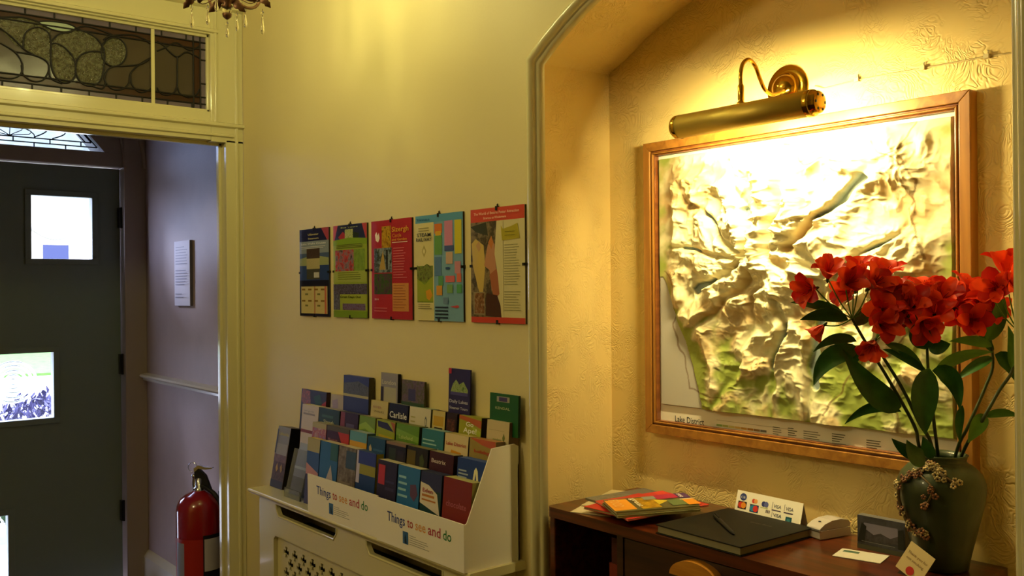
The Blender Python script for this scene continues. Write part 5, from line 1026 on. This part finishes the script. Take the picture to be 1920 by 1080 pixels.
# =================================================================== CHANDELIER
CX, CY = .992, 2.413
ch = empty('chandelier', (CX, CY, ZC), 0, 'small chandelier with bronze leaves and hanging glass drops at the top left', 'chandelier')
bz = mat('antique bronze', '6a4a34', .35, .6); gc = mat('cut glass crystal', 'f6f2e2', .02, trans=1, ior=1.55)
def W(dx_, dy_, z): return Vector((dx_, dy_, z-ZC))
mb = MB(); mb.lathe([(.0, 0), (.05, -.002), (.052, -.02), (.02, -.035), (.006, -.04)], bz, 24, caps=False); mb.tube([(0, 0, -.03), (0, 0, 2.40-ZC)], .005, bz, 8); mb.build('ceiling_rose', ch)
mb = MB(); mb.lathe([(.004, 2.40-ZC), (.02, 2.385-ZC), (.028, 2.36-ZC), (.016, 2.335-ZC), (.010, 2.31-ZC), (.024, 2.29-ZC), (.022, 2.272-ZC), (.010, 2.262-ZC), (.016, 2.256-ZC), (.0, 2.246-ZC)], bz, 24, caps=False); mb.build('stem', ch)
mb = MB(); mb.ball(W(0, 0, 2.246), (.013, .013, .016), gc, 16); f_ = mb.build('glass_ball', ch)
mb = MB(); mb.lathe([(.009, 2.238-ZC), (.013, 2.236-ZC), (.011, 2.228-ZC), (.004, 2.222-ZC), (0, 2.22-ZC)], bz, 16, caps=False); mb.build('finial', ch)
def drop(x, y, ztop, L, s_=1.):
    mb = MB(); T = Matrix.Translation(W(x, y, ztop))
    mb.tube([(0, 0, 0), (0, 0, -.006)], .0007, bz, 5, T=T)
    mb.ball((0, 0, -.010), (.0045*s_, .0045*s_, .005), gc, 10, T)
    mb.tube([(0, 0, -.014), (0, 0, -.02)], .0007, bz, 5, T=T)
    mb.lathe([(0, -.019), (.0025*s_, -.024), (.0035*s_, -L*.6), (.0055*s_, -L*.8), (.004*s_, -L*.94), (0, -L)], gc, 8, T, caps=False)
    o_ = mb.build('glass_drop', ch); return o_
bulbm = mat('lit candle bulb', 'fff3c8', .3, emit=(1,.92,.37), es=BULB)
rtv = Vector((math.cos(YAW), -math.sin(YAW)))
for k in range(6):
    a = k*PI/3+.12-YAW; u = Vector((math.cos(a), math.sin(a)))
    mb = MB(); mb.tube(smooth([W(u.x*.02, u.y*.02, 2.30), W(u.x*.06, u.y*.06, 2.275), W(u.x*.115, u.y*.115, 2.285), W(u.x*.15, u.y*.15, 2.33), W(u.x*.15, u.y*.15, 2.36)], 5), .0045, bz, 8); arm = mb.build('arm', ch)
    mb = MB(); mb.lathe([(.006, 0), (.028, .006), (.030, .010), (.012, .010), (.011, .065), (0, .066)], M['paper'], 18, Matrix.Translation(W(u.x*.15, u.y*.15, 2.36)), caps=False); mb.build('candle_cup', arm)
    mb = MB(); mb.lathe([(0, 0), (.008, .004), (.014, .018), (.013, .032), (.006, .055), (0, .068)], bulbm, 12, Matrix.Translation(W(u.x*.15, u.y*.15, 2.428)), caps=False); mb.build('light_bulb', arm)
def leafm(x, y, z, dirv, L, wd):
    mb = MB(); d = Vector(dirv).normalized(); view = (Vector((0, 0, EYE))-Vector((CX, CY, z))).normalized(); s_ = d.cross(view).normalized(); vs = []
    for i in range(9):
        t = i/8; w2 = wd*math.sin(PI*min(.97, t*.9+.08))**.9*(1+.25*math.sin(t*18)); p = W(x, y, z)+d*L*t+view*(.006*math.sin(PI*t))
        for q in (-1, 0, 1): vs.append(p+s_*q*w2-view*.004*abs(q))
    n0 = len(vs); vs2 = [v-view*.0012 for v in vs]
    fs_ = [(i*3+j, (i+1)*3+j, (i+1)*3+j+1, i*3+j+1) for i in range(8) for j in range(2)]
    mb.add(vs+vs2, fs_+[tuple(n0+q for q in f[::-1]) for f in fs_], bz, True); return mb.build('metal_leaf', ch)
r3_ = rtv.to_3d()
for sgn in (-1, 1):
    leafm(r3_.x*sgn*.010, r3_.y*sgn*.010, 2.275, r3_*sgn*.7+Vector((0, 0, -.62)), .052, .010)
    leafm(r3_.x*sgn*.085, r3_.y*sgn*.085, 2.290, r3_*sgn*.6+Vector((0, 0, -.75)), .050, .010)
    leafm(r3_.x*sgn*.070, r3_.y*sgn*.070, 2.300, r3_*sgn*.1+Vector((0, 0, -1)), .036, .009)
for dpx, zt_, L in ((-.094, 2.262, .062), (-.052, 2.262, .055), (.0, 2.219, .046), (.048, 2.255, .056), (.094, 2.248, .068)):
    drop(rtv.x*dpx, rtv.y*dpx, zt_, L)
for s_ in (-1, 1):
    drop(-rtv.y*s_*.09, rtv.x*s_*.09, 2.27, .055)
mb = MB(); mb.tube([W(rtv.x*t*.094, rtv.y*t*.094, 2.275-.012*math.sin((t+1)*PI*1.5)**2) for t in [i/10-1 for i in range(21)]], .0012, bz, 6); mb.build('swag_wire', ch)
